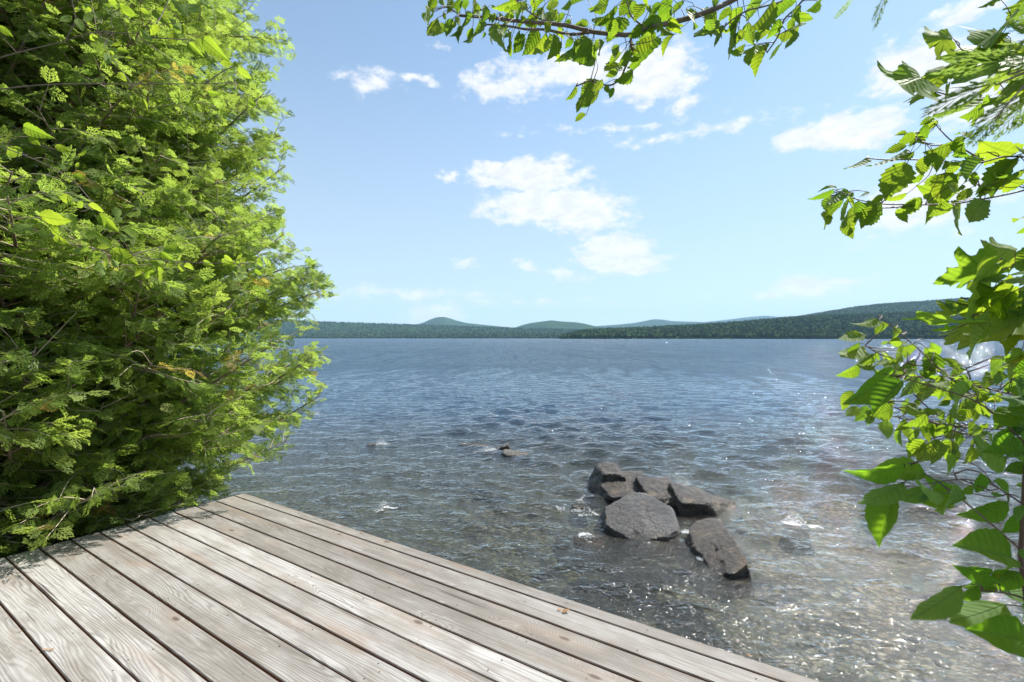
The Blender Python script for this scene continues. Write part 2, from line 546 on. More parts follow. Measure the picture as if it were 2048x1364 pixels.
M_WATER, M_GROUND, M_PLANK, M_TIMBER = m_water(), m_ground(), m_plank(), m_timber()
M_BARK = m_simple('grey_bark', (.07, .055, .045), (.26, .22, .18), 40)
M_CBARK = m_simple('cedar_bark', (.10, .07, .05), (.34, .27, .21), 30)
M_CTWIG = m_simple('pale_cedar_twig', (.22, .17, .12), (.52, .44, .34), 40)
M_STEM = m_simple('brown_twig', (.06, .035, .025), (.17, .10, .07), 60, .55)
M_SCREW = m_simple('rusty_screw', (.02, .015, .012), (.06, .035, .02), 200, .5, .6)
M_ROCK = m_rock()
M_ROCKG = m_rock('grey_granite', (.04, .041, .044), (.10, .10, .103), .6)
M_ROCKB = m_rock('brown_stone', (.07, .058, .04), (.17, .14, .10), .3)
M_LEAF = m_leaf('broad_leaf', ((.035, .085, .014), (.075, .15, .02)), (.16, .24, .10), ((.18, .40, .02), (.50, .64, .03)))
M_LEAFM = m_leaf('maple_leaf', ((.045, .11, .015), (.09, .17, .02)), (.17, .26, .09), ((.26, .50, .025), (.60, .72, .04)))
M_LEAFG = m_leaf('oval_leaf', ((.04, .10, .02), (.07, .15, .02)), (.13, .22, .10), ((.18, .44, .015), (.34, .56, .02)), rough=.5)
M_LEAFY = m_leaf('young_leaf', ((.09, .16, .02), (.16, .24, .03)), (.22, .30, .12), ((.26, .46, .03), (.50, .62, .04)))
CEDAR_STOPS = [(0, (.07, .12, .024)), (.45, (.14, .205, .042)), (.9, (.21, .27, .07)), (.97, (.26, .16, .06))]
M_CEDAR = m_foliage('cedar_scales', CEDAR_STOPS, (.40, .56, .11), .56)
M_DRY = m_simple('dry_leaf', (.20, .09, .03), (.42, .24, .10), 50, .8)
M_HILL = m_hill()
M_CEDARI = m_foliage('cedar_sprays', CEDAR_STOPS, (.40, .56, .11), .56, .4, 'INSTANCER')
M_WOOD = m_foliage('far_tree', [(0, (.022, .045, .018)), (.5, (.052, .09, .028)), (1, (.105, .155, .05))], (.05, .08, .02), .15, 0.0)
M_FOAM = m_foam()


# ----------------------------------------------------------------- setting: ground, water, hills
SHORE = np.array([(-400, 300), (-60, 60), (-14, 17), (-6.2, 8.4), (-4.3, 5.9), (-3.75, 4.6), (-3.2, 3.2), (-2.3, 1.5), (-.9, .55),
                  (1.0, 1.0), (2.3, .75), (4.5, .0), (10, -1.2), (60, -12), (400, -60)], float)


def shore_dist(x, y):
    """signed distance to the near shoreline, positive on land"""
    p = np.stack([x, y], -1)
    best = np.full(x.shape, 1e18)
    sgn = np.zeros(x.shape)
    for a, b in zip(SHORE[:-1], SHORE[1:]):
        ab = b - a
        t = np.clip(((p - a) @ ab) / (ab @ ab), 0, 1)
        q = a + t[..., None] * ab
        dd = np.linalg.norm(p - q, axis=-1)
        cr = ab[0] * (p[..., 1] - a[1]) - ab[1] * (p[..., 0] - a[0])
        upd = dd < best
        best = np.where(upd, dd, best)
        sgn = np.where(upd, np.where(cr < 0, 1.0, -1.0), sgn)
    return best * sgn


def fbm(x, y, s, seed=0, octs=3):
    out = np.zeros(np.shape(x))
    for o in range(octs):
        rr = np.random.default_rng(seed + o)
        for _ in range(5):
            th = rr.uniform(0, 2 * math.pi)
            ph = rr.uniform(0, 2 * math.pi)
            k = s * 2 ** o * rr.uniform(.7, 1.4)
            out = out + np.sin(k * (np.cos(th) * x + np.sin(th) * y) + ph) / 5 * .55 ** o
    return out


def ground_z(x, y):
    s = shore_dist(x, y)
    land = np.where(s > 0, .03 + .42 * (1 - np.exp(-np.maximum(s, 0) / 1.6)) + .05 * np.maximum(s - 3, 0) ** .7, 0)
    wd = np.maximum(-s, 0)
    water = -(.10 + .30 * (1 - np.exp(-wd / 1.2)) + .042 * wd + .0022 * wd ** 2)
    z = np.where(s > 0, land, np.maximum(water, -6.0))
    z = np.where(s > 0, land, np.where(wd < .3, land * 0 + .03 - (.13 + .066) * wd / .3 * 1.0, z))
    return z + .035 * fbm(x, y, 4.0, 5) * np.clip(1.5 - np.abs(s) / 60, 0, 1)


def polar(cx, cy_, rs, ths, zf):
    R, T = np.meshgrid(rs, ths, indexing='ij')
    X = cx + R * np.sin(T)
    Y = cy_ + R * np.cos(T)
    Z = zf(X, Y, R)
    V = np.stack([X, Y, Z], -1).reshape(-1, 3)
    nr, nt = len(rs), len(ths)
    i = np.arange(nr - 1)[:, None] * nt
    j = np.arange(nt - 1)[None, :]
    Fq = np.stack([i + j, i + j + 1, i + nt + j + 1, i + nt + j], -1).reshape(-1, 4)
    return V, Fq


rs = np.concatenate([[0.0], np.geomspace(.25, 60, 200), np.geomspace(70, 14500, 30)])
ths = np.linspace(-math.pi, math.pi, 241)
V, Fq = polar(0, 2.0, rs, ths, lambda X, Y, R: ground_z(X, Y))
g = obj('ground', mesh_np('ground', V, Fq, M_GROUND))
tag(g, 'brown gravel shore and lake bed under shallow water', kind='structure')

# waves: directional components, each kept only where the mesh can carry it
WAVES = []
rw = np.random.default_rng(21)
for k in range(64):
    lam = .10 * (.85 / .10) ** (k / 63.0) * rw.uniform(.9, 1.1)
    th = math.radians(rw.normal(205, 30))
    WAVES.append((lam, math.sin(th), math.cos(th), .0086 * lam ** .87 * rw.uniform(.6, 1.3), rw.uniform(0, 6.28)))


def wave_z(X, Y, R=None):
    if R is None:
        R = np.hypot(X, Y - .5)
    Z = np.zeros(X.shape)
    sp = np.maximum(R * .0085, .012)
    s = -shore_dist(X, Y)
    amp = np.clip(s / 5.0, .25, 1.0)
    grp = 1.0 + .45 * fbm(X, Y, .8, 3, 2)
    for lam, dx, dy, a, ph in WAVES:
        k = 2 * math.pi / lam
        wgt = np.clip(lam / (3.0 * sp) - 1.0, 0, 1)
        c = np.sin(k * (dx * X + dy * Y) + ph + .9 * np.sin(.6 * X + .37 * Y + ph * 3))
        Z += wgt * a * (c + .35 * (c * c - .5))
    return Z * amp * grp


fine = np.radians(np.concatenate([np.linspace(-100, -47, 60)[:-1], np.linspace(-47, 48, 500), np.linspace(48, 100, 60)[1:]]))
rs = np.concatenate([np.exp(np.arange(math.log(1.0), math.log(85), .0088)), np.geomspace(90, 7000, 50)])
V, Fq = polar(0, .5, rs, fine, lambda X, Y, R: wave_z(X, Y, R))
wat = obj('lake_water', mesh_np('lake_water', V, Fq, M_WATER))
tag(wat, 'choppy blue lake water with sun glints, brown and clear near the deck', kind='structure')


def hill(name, pts, yr, label, front=.55, back=1.25, rough=.03, nt=26, y_front=None):
    """wooded hill: skyline given by px/py pairs at the ridge distance yr"""
    px = np.arange(pts[0][0], pts[-1][0] + .1, 4.0)
    py = np.interp(px, [p[0] for p in pts], [p[1] for p in pts])
    u = (px - 1024) / F
    zr = CAMZ + (HZ - py) / F * yr
    ts = np.concatenate([np.linspace(0, 1, nt), np.linspace(1, 1.6, 8)[1:]])
    yf = yr * front
    T = ts[:, None]
    Yd = np.where(T <= 1, yf + (yr - yf) * T, yr + (T - 1) / .6 * yr * (back - 1))
    Yd = np.broadcast_to(Yd, (len(ts), len(px)))
    prof = np.where(T <= 1, np.sin(np.clip(T, 0, 1) * math.pi / 2) ** 1.35, np.cos((T - 1) / .6 * math.pi / 2))
    X = u[None, :] * Yd
    Z = zr[None, :] * prof
    Z = Z + zr[None, :] * rough * fbm(X, Yd, 22.0 / yr, 11) * np.clip(prof * (1.02 - prof) * 4, 0, 1)
    edge = np.minimum(np.arange(len(px)), np.arange(len(px))[::-1]) / 8.0
    Z = np.where(T * 0 + edge[None, :] < 1, Z * edge[None, :], Z)
    Z[0] = -4.0
    V = np.stack([X, Yd, Z], -1).reshape(-1, 3)
    n = len(px)
    i = np.arange(len(ts) - 1)[:, None] * n
    j = np.arange(n - 1)[None, :]
    Fq = np.stack([i + j, i + j + 1, i + n + j + 1, i + n + j], -1).reshape(-1, 4)
    o = obj(name, mesh_np(name, V, Fq, M_HILL))
    tag(o, label, kind='structure')
    return V.reshape(len(ts), n, 3), o


h_low, _ = hill('hill', [(-500, 640), (300, 640), (480, 641), (515, 635), (550, 641), (640, 645), (700, 646.5), (760, 648.5), (830, 651), (900, 653), (1000, 656.5), (1100, 659), (1190, 662), (1300, 668)], 3600, 'low dark wooded ridge behind the far shore', .72, 1.2)
hill('hill', [(740, 658), (800, 652.5), (830, 650), (848, 645), (862, 638.5), (875, 634.5), (888, 634), (900, 637), (915, 642), (932, 646), (980, 651), (1025, 655.5), (1080, 660), (1120, 668)], 6600, 'pointed blue hill rising over the far shore, left of the middle', .75)
hill('hill', [(985, 664), (1025, 657), (1042, 651), (1062, 646), (1085, 643), (1103, 640.5), (1122, 643), (1150, 644.5), (1170, 647.5), (1186, 651.5), (1204, 656), (1240, 664)], 5200, 'rounded blue hill in the middle of the far shore', .78)
hill('hill', [(1120, 660), (1190, 652.5), (1240, 649), (1270, 646), (1290, 642), (1308, 638.5), (1326, 639.5), (1345, 642.5), (1400, 644), (1460, 647), (1560, 655), (1650, 664)], 8200, 'pale distant ridge with a small hump', .8)
hill('hill', [(1340, 656), (1400, 645), (1450, 640), (1500, 634), (1530, 631.5), (1560, 634), (1600, 637), (1680, 640), (1800, 648), (1900, 660)], 10500, 'palest distant rounded mountain at the right of the skyline', .82)
h_front, _ = hill('hill', [(1120, 672), (1190, 663), (1300, 659), (1400, 654), (1500, 647), (1580, 640), (1700, 634), (1850, 629), (2048, 624), (2400, 622), (2900, 640)], 1750, 'dark green wooded slope above the right shore', .6, 1.15)
h_back, _ = hill('hill', [(1480, 658), (1560, 641), (1600, 634.5), (1640, 628), (1700, 618), (1760, 611), (1830, 606), (1900, 601), (1960, 597), (2048, 593), (2400, 588), (3000, 620)], 3000, 'lighter green long hill at the right', .68, 1.2)


# far-off woods: every tree a small crown, too many to count
def far_tree(h, r, conifer, rng):
    n = 6
    th = np.arange(n) / n * 2 * math.pi + rng.uniform(0, 1)
    if conifer:
        V, F3 = [], []
        for (z0, z1, rr) in ((.08, .62, 1.0), (.42, 1.0, .62)):
            b = len(V)
            for a in th:
                q = rng.uniform(.75, 1.15)
                V.append((math.cos(a) * r * rr * q, math.sin(a) * r * rr * q, h * z0))
            V.append((0, 0, h * z1))
            F3 += [(b + i, b + (i + 1) % n, b + n) for i in range(n)]
    else:
        V = []
        for zz, rr in ((.30, .75), (.68, .95)):
            for a in th:
                q = rng.uniform(.75, 1.2)
                V.append((math.cos(a) * r * rr * q, math.sin(a) * r * rr * q, h * zz * rng.uniform(.92, 1.08)))
        V += [(0, 0, h * .1), (rng.uniform(-.2, .2) * r, 0, h)]
        F3 = [(i, (i + 1) % n, n + i) for i in range(n)] + [((i + 1) % n, n + (i + 1) % n, n + i) for i in range(n)]
        F3 += [((i + 1) % n, i, 2 * n) for i in range(n)] + [(n + i, n + (i + 1) % n, 2 * n + 1) for i in range(n)]
    return np.array(V, float), np.array(F3)


rf = np.random.default_rng(5)
PROTO = [[far_tree(1, .27, True, rf) for _ in range(6)], [far_tree(1, .46, False, rf) for _ in range(6)]]


def wood(name, P, hmin, hmax, pcon, label, tint=(0, 1)):
    acc = Acc()
    for p in P:
        con = rf.random() < pcon
        V, F3 = PROTO[0 if con else 1][rf.integers(6)]
        h = rf.uniform(hmin, hmax) * (1.15 if con else .9)
        a = rf.uniform(0, 6.28)
        c, s = math.cos(a), math.sin(a)
        Q = np.empty_like(V)
        Q[:, 0] = (V[:, 0] * c - V[:, 1] * s) * h + p[0]
        Q[:, 1] = (V[:, 0] * s + V[:, 1] * c) * h + p[1]
        Q[:, 2] = V[:, 2] * h + p[2] - h * .12
        acc.add(Q, F3, None, rf.uniform(*tint) * (.55 if con else 1.0))
    return tag(obj(name, acc.build(name, M_WOOD, False)), label, kind='stuff')


def grid_sample(H, n, lo, hi, pmin=None, pmax=None):
    nt, npx, _ = H.shape
    out = []
    a = rf.uniform(lo, hi, n) * 25
    b = rf.uniform(0, 1, n) ** 1.0 * (npx - 2)
    for t, q in zip(a, b):
        i, j = int(t), int(q)
        f, g_ = t - i, q - j
        p = (H[i, j] * (1 - f) * (1 - g_) + H[i + 1, j] * f * (1 - g_) + H[i, j + 1] * (1 - f) * g_ + H[i + 1, j + 1] * f * g_)
        px = p[0] / p[1] * F + 1024
        if -250 < px < 2300 and p[2] > .2:
            out.append(p)
    return out


wood('woods', grid_sample(h_front, 13000, .0, 1.0), 9, 15, .45, 'dark mixed forest covering the slope above the right shore', (0, .8))
wood('woods', grid_sample(h_back, 12000, .25, 1.02), 8, 14, .2, 'lighter leafy forest covering the long hill at the right', (.25, 1.0))
wood('woods', grid_sample(h_low, 9000, .0, 1.0), 9, 14, .6, 'forest covering the low ridge behind the far shore', (0, .8))


def far_shore_y(px):
    return np.interp(px, [-600, 400, 640, 1000, 1190, 1300, 1500, 1700, 1900, 2300, 2900], [2300, 2350, 2350, 2200, 2050, 1400, 1080, 960, 900, 840, 800])


pts = []
for _ in range(11000):
    px = rf.uniform(-100, 2300)
    y0 = far_shore_y(px)
    dd = abs(rf.normal(0, 1)) * .05
    Y = y0 * (1.0 + dd)
    pts.append(((px - 1024) / F * Y, Y, .3 + dd * y0 * .10))
wood('woods', pts, 8, 16, .65, 'band of conifers and leafy trees lining the far shore', (.1, 1.0))
# land under the shoreline woods
px = np.arange(-700, 3000, 20.0)
rows = []
for k, (m_, z_) in enumerate([(.985, -4), (.996, .0), (1.0, .5), (1.1, 12), (1.35, 20), (1.5, 10)]):
    Y = far_shore_y(px) * m_
    rows.append(np.stack([(px - 1024) / F * Y, Y, np.full(len(px), z_)], -1))
V = np.array(rows).reshape(-1, 3)
n = len(px)
Fq = np.array([[i * n + j, i * n + j + 1, (i + 1) * n + j + 1, (i + 1) * n + j] for i in range(5) for j in range(n - 1)])
tag(obj('far_shore', mesh_np('far_shore', V, Fq, M_HILL)), 'low far shore of the lake under the trees', kind='structure')

# air: pale even haze
bx = np.array([(x, y, z) for x in (-14000, 14000) for y in (-3000, 14200) for z in (-8.5, 760)], float)
bf = np.array([[0, 1, 3, 2], [4, 6, 7, 5], [0, 4, 5, 1], [2, 3, 7, 6], [0, 2, 6, 4], [1, 5, 7, 3]])
mh, th_ = mat('haze')
pv = th_.n('ShaderNodeVolumePrincipled', {'Color': (.46, .72, 1.0), 'Density': 5.6e-5, 'Anisotropy': 0.0})
th_.n('ShaderNodeOutputMaterial', {'Volume': pv.outputs[0]})
hz = obj('haze', mesh_np('haze', bx, bf, mh, False))
tag(hz, 'thin pale blue haze over the lake', kind='stuff')


# ----------------------------------------------------------------- deck
CORNER = np.array([-2.2386, 4.064])
PD = np.array([.8370, -.5472])      # along the boards
QD = np.array([-.5472, -.8370])     # across, away from the lake edge
deck = empty('wooden_deck', (CORNER[0], CORNER[1], 0), 'weathered grey plank deck with open gaps at the edge of the lake', 'deck')
rotz = math.atan2(PD[1], PD[0])
PITCH, GAP, TH = .1477, .0085, .036


def plank_mesh(L, wd, seed):
    rng = np.random.default_rng(seed)
    b = .0035
    prof = [(-wd / 2, -TH), (wd / 2, -TH), (wd / 2, -b), (wd / 2 - b, 0), (wd / 6, -.0006), (-wd / 6, -.0006), (-wd / 2 + b, 0), (-wd / 2, -b)]
    xs = np.linspace(0, L, 7)
    V, k = [], len(prof)
    for i, x in enumerate(xs):
        wob = rng.normal(0, .0007)
        for (y, z) in prof:
            V.append((x, y + wob, z))
    Fq = [[i * k + j, i * k + (j + 1) % k, (i + 1) * k + (j + 1) % k, (i + 1) * k + j] for i in range(len(xs) - 1) for j in range(k)]
    me = bpy.data.meshes.new('plank')
    me.from_pydata(V, [], [list(range(k))[::-1]] + [f[::-1] for f in Fq] + [[(len(xs) - 1) * k + j for j in range(k)]])
    me.materials.append(M_PLANK)
    me.update()
    import bmesh as bmx
    bm = bmx.new(); bm.from_mesh(me); bmx.ops.recalc_face_normals(bm, faces=bm.faces); bm.to_mesh(me); bm.free()
    return me


scr = Acc()
q0 = 0.0
DL = 4.42
for i in range(27):
    wd = (.0845 if i == 0 else PITCH) - GAP
    qc = q0 + (wd + GAP) / 2
    q0 += wd + GAP
    rng = np.random.default_rng(100 + i)
    st = rng.normal(0, .003)
    pos = CORNER + PD * st + QD * qc
    o = obj('plank', plank_mesh(DL + rng.normal(0, .004), wd, i), deck, M=Matrix.Translation((pos[0], pos[1], DECKZ + rng.normal(0, .0009))) @ Matrix.Rotation(rotz + rng.normal(0, .0006), 4, 'Z'))
    for k in range(11):
        for s in ((0,) if i == 0 else (-1, 1)):
            if rng.random() < .25: continue
            pp = CORNER + PD * (.06 + k * .42 + rng.normal(0, .012)) + QD * (qc + s * wd * .3 + rng.normal(0, .006))
            th = np.arange(7) / 7 * 2 * math.pi
            Vs = np.stack([pp[0] + .0031 * np.cos(th), pp[1] + .0031 * np.sin(th), np.full(7, DECKZ + .0016)], -1)
            Vs = np.vstack([Vs, [[pp[0], pp[1], DECKZ + .0008]]])
            scr.add(Vs, [[a, (a + 1) % 7, 7] for a in range(7)])
DEPTHQ = q0
tag(obj('screws', scr.build('screws', M_SCREW, False), deck), kind='stuff')


def boxm(name, sx_, sy_, sz_, material):
    v = np.array([(x, y, z) for x in (0, sx_) for y in (-sy_ / 2, sy_ / 2) for z in (-sz_, 0)], float)
    return mesh_np(name, v, bf[:, ::-1], material, False)


jm = boxm('joist', DEPTHQ - .1, .04, .14, M_TIMBER)
for k in range(11):
    p = CORNER + PD * (.06 + k * .42) + QD * .05
    obj('joist', jm, deck, M=Matrix.Translation((p[0], p[1], DECKZ - TH - .003)) @ Matrix.Rotation(math.atan2(QD[1], QD[0]), 4, 'Z'))
bmx_ = boxm('beam', DL - .1, .09, .16, M_TIMBER)
pm = boxm('post', .10, .10, .9, M_TIMBER)
for q in (.35, 1.9, 3.5):
    p = CORNER + PD * .05 + QD * q
    obj('beam', bmx_, deck, M=Matrix.Translation((p[0], p[1], DECKZ - TH - .146)) @ Matrix.Rotation(rotz, 4, 'Z'))
    for s in (.1, 2.1, 4.1):
        pp = p + PD * s
        obj('post', pm, deck, M=Matrix.Translation((pp[0], pp[1], DECKZ - TH - .31)) @ Matrix.Rotation(rotz, 4, 'Z'))


# ----------------------------------------------------------------- rocks
import bmesh


def ico(sub):
    bm = bmesh.new()
    bmesh.ops.create_icosphere(bm, subdivisions=sub, radius=1)
    V = np.array([v.co[:] for v in bm.verts])
    F3 = np.array([[v.index for v in f.verts] for f in bm.faces])
    bm.free()
    return V, F3


ICO = {k: ico(k) for k in (1, 2, 3, 4, 5, 6)}


def rock_shape(planes, seed, sub=5, p=34, amp=.018, freq=5.0):
    Dr, F3 = ICO[sub]
    acc = np.zeros(len(Dr))
    for n, dist in planes:
        n = np.array(n, float); n /= np.linalg.norm(n)
        acc += (np.maximum(Dr @ n, 0) / dist) ** p
    r = acc ** (-1.0 / p)
    V = Dr * r[:, None]
    out = np.empty_like(V)
    sv = Vector((seed * 3.1, seed * 1.7, seed * .9))
    for i, v in enumerate(V):
        vv = Vector(v) * freq + sv
        a = mn.fractal(vv, .8, 2.1, 6) * amp * 1.15 + mn.noise(vv * .35) * amp * 1.6
        rd = (1 - abs(mn.noise(vv * .55)) * 2.2)
        a -= max(0, rd - .72) * amp * 2.6
        out[i] = v + Dr[i] * a
    return out, F3


BOT = ((0, 0, -1), .16)


def boulder(name, c, planes, seed, material, label=None, parent=None, sub=6, amp=.026, freq=5.0, cat='rock', group=None):
    V, F3 = rock_shape(planes + [BOT], seed, sub, amp=amp, freq=freq)
    V[:, 2] = np.where(V[:, 2] > 0, V[:, 2] * .72, V[:, 2])
    o = obj(name, mesh_np(name, V, F3, material), parent, loc=c)
    if parent is None:
        tag(o, label, cat, group)
    return o


GR = 'rocks breaking the lake surface'
c1 = (1.5, 5.3, 0)
bl = empty('boulder', c1, 'long cracked brown boulder with an upright block at its far end', 'boulder', GR)
boulder('rock_block', (1.13, 5.66, 0), [((0, -.12, 1), .335), ((-1, -.1, .28), .19), ((1, 0, .1), .19), ((0, -1, .15), .22), ((0, 1, .1), .22), ((-.7, 0, .7), .30), ((.7, 0, .7), .31)], 1, M_ROCK, parent=bl, amp=.028)
boulder('rock_block', (1.26, 5.42, 0), [((-.05, -.3, .95), .155), ((-1, -.2, .5), .26), ((1, 0, .05), .27), ((-.1, -1, .25), .27), ((0, 1, .1), .3), ((-.7, -.7, .3), .30)], 2, M_ROCK, parent=bl)
boulder('rock_block', (1.62, 5.26, 0), [((.05, -.25, .97), .185), ((-1, -.1, .05), .21), ((1, .1, .1), .20), ((0, -1, .2), .26), ((0, 1, .2), .28), ((.6, -.3, .75), .21)], 3, M_ROCK, parent=bl, amp=.028)
boulder('rock_block', (1.93, 5.03, 0.02), [((-.05, -.28, .96), .19), ((.30, -.12, .93), .17), ((-1, 0, .05), .25), ((.50, -.80, .35), .22), ((.55, .8, .1), .24), ((-.10, -1, -.2), .21), ((0, 1, .2), .25), ((1, -.1, .1), .42)], 4, M_ROCK, parent=bl, amp=.028)
boulder('boulder', (1.17, 4.50, 0), [((-.12, -.42, .9), .15), ((.2, -.98, .02), .33), ((-.72, -.66, .1), .31), ((-1, .1, .3), .33), ((.95, -.25, .15), .36), ((.1, 1, .25), .36), ((.8, .6, .3), .37), ((.6, -.75, .1), .36), ((-.6, .7, .5), .33)], 5,
        M_ROCKG, 'smooth grey speckled boulder in front of the long cracked one', amp=.014, freq=6, cat='boulder', group=GR)
boulder('boulder', (1.67, 3.92, -.01), [((-.42, -.10, .90), .125), ((1, -.1, .1), .14), ((-1, 0, .45), .17), ((.35, -1, .02), .37), ((0, 1, .3), .46), ((-.7, -.75, .2), .36), ((-.7, .7, .3), .36), ((.75, .7, .2), .40)], 6,
        M_ROCK, 'wedge shaped brown rock with a dark triangular end, nearest the deck', amp=.026, cat='boulder', group=GR)


def flat_rock(c, sx_, sy_, h, tilt, seed, material, label, cat='rock'):
    return boulder('rock', c, [((tilt[0], tilt[1], 1), h), ((-1, 0, .2), sx_), ((1, .1, .2), sx_), ((0, -1, .2), sy_), ((.1, 1, .2), sy_), ((-.7, -.7, .1), (sx_ + sy_) / 1.7), ((.7, .7, .1), (sx_ + sy_) / 1.7)],
                   seed, material, label, sub=4, amp=.012, cat=cat, group=GR)


w1 = W(1003, 897); flat_rock((w1[0], w1[1], -.03), .14, .10, .09, (-.55, -.1), 11, M_ROCK, 'small dark tilted rock breaking the surface far out, beside a flat one')
w1 = W(1032, 908); flat_rock((w1[0], w1[1], -.012), .21, .13, .045, (.1, -.15), 12, M_ROCKB, 'small flat brown rock far out, awash beside a tilted one')
w1 = W(737, 889); flat_rock((w1[0], w1[1], -.035), .13, .08, .05, (-.2, 0), 13, M_ROCK, 'low rock tip awash behind the splash out beyond the deck corner')
w1 = W(634, 877); flat_rock((w1[0], w1[1], -.062), .16, .08, .06, (-.1, 0), 14, M_ROCK, 'low rock barely awash near the tip of the cedar, nearer than the other')
w1 = W(948, 889); flat_rock((w1[0], w1[1], -.035), .28, .10, .05, (.05, 0), 15, M_ROCKB, 'brown sunken slab just under the water, left of the tilted rock')
w1 = W(1185, 1078); flat_rock((w1[0], w1[1], -.045), .17, .11, .05, (.05, -.1), 16, M_ROCKB, 'flat brown stone awash just in front of the grey boulder')
w1 = W(1155, 1012); flat_rock((w1[0], w1[1], -.035), .06, .05, .05, (.05, -.1), 17, M_ROCKB, 'small brown stone awash left of the grey boulder')
w1 = W(1592, 1056); flat_rock((w1[0], w1[1], -.058), .09, .06, .06, (.05, -.1), 18, M_ROCKB, 'ochre stone under the white splash, right of the boulders')
w1 = W(655, 840); flat_rock((w1[0], w1[1], -.052), .14, .07, .06, (.05, -.1), 19, M_ROCKB, 'farthest brown rock tip, awash beside the cedar')

# stones on the bed and along the bank
st = Acc()
rr = np.random.default_rng(31)
V1, F1 = ICO[2]
n_ok = 0
while n_ok < 520:
    x, y = rr.uniform(-4.2, 4.5), rr.uniform(.8, 9.5)
    s = float(shore_dist(np.array(x), np.array(y)))
    if s > .9 or (s < -.2 and rr.random() < .35):
        continue
    z = float(ground_z(np.array(x), np.array(y)))
    r = rr.uniform(.012, .035) * (1 + 2.0 * rr.random() ** 6)
    sc = rr.uniform(.7, 1.3, 3) * r
    sc[2] *= .6
    Q = V1 * (1 + .10 * rr.normal(size=(len(V1), 1))) * sc
    a = rr.uniform(0, 6.28)
    Q = Q @ np.array([[math.cos(a), math.sin(a), 0], [-math.sin(a), math.cos(a), 0], [0, 0, 1]])
    st.add(Q + [x, y, z + sc[2] * .25], F1, None, rr.random())
    n_ok += 1
m_, t_ = mat('bed_stones')
a_ = t_.n('ShaderNodeAttribute', attribute_name='tint').outputs['Fac']
c_ = t_.mix(a_, (.10, .085, .06), (.40, .35, .28))
c_ = t_.mix(t_.noise(t_.n('ShaderNodeTexCoord').outputs['Object'], 45, 4), c_, (.12, .10, .07))
t_.n('ShaderNodeOutputMaterial', {'Surface': t_.n('ShaderNodeBsdfPrincipled', {'Base Color': c_, 'Roughness': .7}).outputs[0]})
tag(obj('stones', st.build('stones', m_)), 'rounded stones on the lake bed and along the bank', kind='stuff')

# foam where the waves break on the rocks
rr = np.random.default_rng(41)


def foam(px, py, wid, dep, hgt, n, label):
    acc = Acc()
    c = W(px, py)
    V1, F1 = ICO[1]
    lines = [(rr.normal(0, .35), rr.normal(0, .45), rr.uniform(.15, .6), rr.normal(0, .5), rr.uniform(-1.6, 1.6)) for _ in range(11)]
    for _ in range(int(n * 2.6)):
        if rr.random() < .72:
            la, lq, ll, sl2, cv = lines[rr.integers(5)]
            u = rr.uniform(-.5, .5)
            a = la + ll * u + rr.normal(0, .02)
            q = lq + sl2 * u + cv * u * u + rr.normal(0, .05 + .12 * rr.random() ** 2)
            r = rr.uniform(.0012, .0042)
            z = 0.0
            sc3 = np.array([2.2, 1.5, .35])
        else:
            a, q = rr.normal(0, .25), rr.normal(0, .2)
            z = hgt * max(0, 1 - (a * a + q * q) * 3) * rr.random() ** 1.5
            r = rr.uniform(.001, .003)
            sc3 = np.array([1.1, 1.0, 1.3])
        x, y = a * wid, q * dep
        zz = float(wave_z(np.array([c[0] + x]), np.array([c[1] + y]))[0])
        acc.add(V1 * sc3 * r + [x, y, z + zz + .001], F1)
    o = obj('foam', acc.build('foam', M_FOAM), loc=(c[0], c[1], 0))
    tag(o, label, kind='stuff')


foam(762, 890, .17, .20, .13, 620, 'white splash beside the low rock beyond the deck corner')
foam(975, 902, .32, .16, .06, 560, 'white foam breaking on the small tilted rock')
foam(768, 1016, .12, .08, .08, 420, 'small white breaking crest near the deck edge')
foam(1590, 1048, .20, .16, .10, 420, 'sparkling splash right of the boulders')
foam(1165, 1020, .22, .26, .02, 260, 'foam flecks left of the grey boulder')
foam(1175, 1072, .20, .12, .02, 240, 'foam flecks in front of the grey boulder')
foam(1415, 1120, .10, .16, .03, 160, 'foam along the wedge shaped rock')
foam(634, 827, .20, .22, .16, 500, 'white splash at the tip of the cedar branches')
foam(1375, 1062, .12, .08, .02, 120, 'foam between the boulders')


# ----------------------------------------------------------------- leaves and trees
def leaf_ovate(name, seed, wd, serr, fold, curl, material, n=15):
    rng = np.random.default_rng(seed)
    V, F4 = [], []
    for i in range(n + 1):
        s = i / n
        hw = wd / 2 * (math.sin(math.pi * min(1, s * 1.0) ** .72) ** .85) * (1.0 if s < .8 else 1.0)
        hw *= (1 - .55 * max(0, s - .72) / .28)
        if i in (0, n): hw = .004
        tw = .06 * math.sin(3.1 * s + seed)
        for e in (-1, -.5, 0, .5, 1):
            jag = (1 + serr * (1 if i % 2 else -1)) if abs(e) == 1 else 1
            y = hw * e * jag
            x = s + (.025 if abs(e) == 1 else 0)
            z = fold * abs(y) * (1.25 - abs(e) * .3) - curl * s * s + tw * y * 3 + .018 * math.sin(9 * s + e * 3 + seed) * abs(e) + .012 * math.sin(26 * s) * abs(e)
            V.append((min(x, 1.0), y, z))
    for i in range(n):
        for j in range(4):
            F4.append((i * 5 + j, (i + 1) * 5 + j, (i + 1) * 5 + j + 1, i * 5 + j + 1))
    return mesh_np(name, np.array(V), np.array(F4), material)


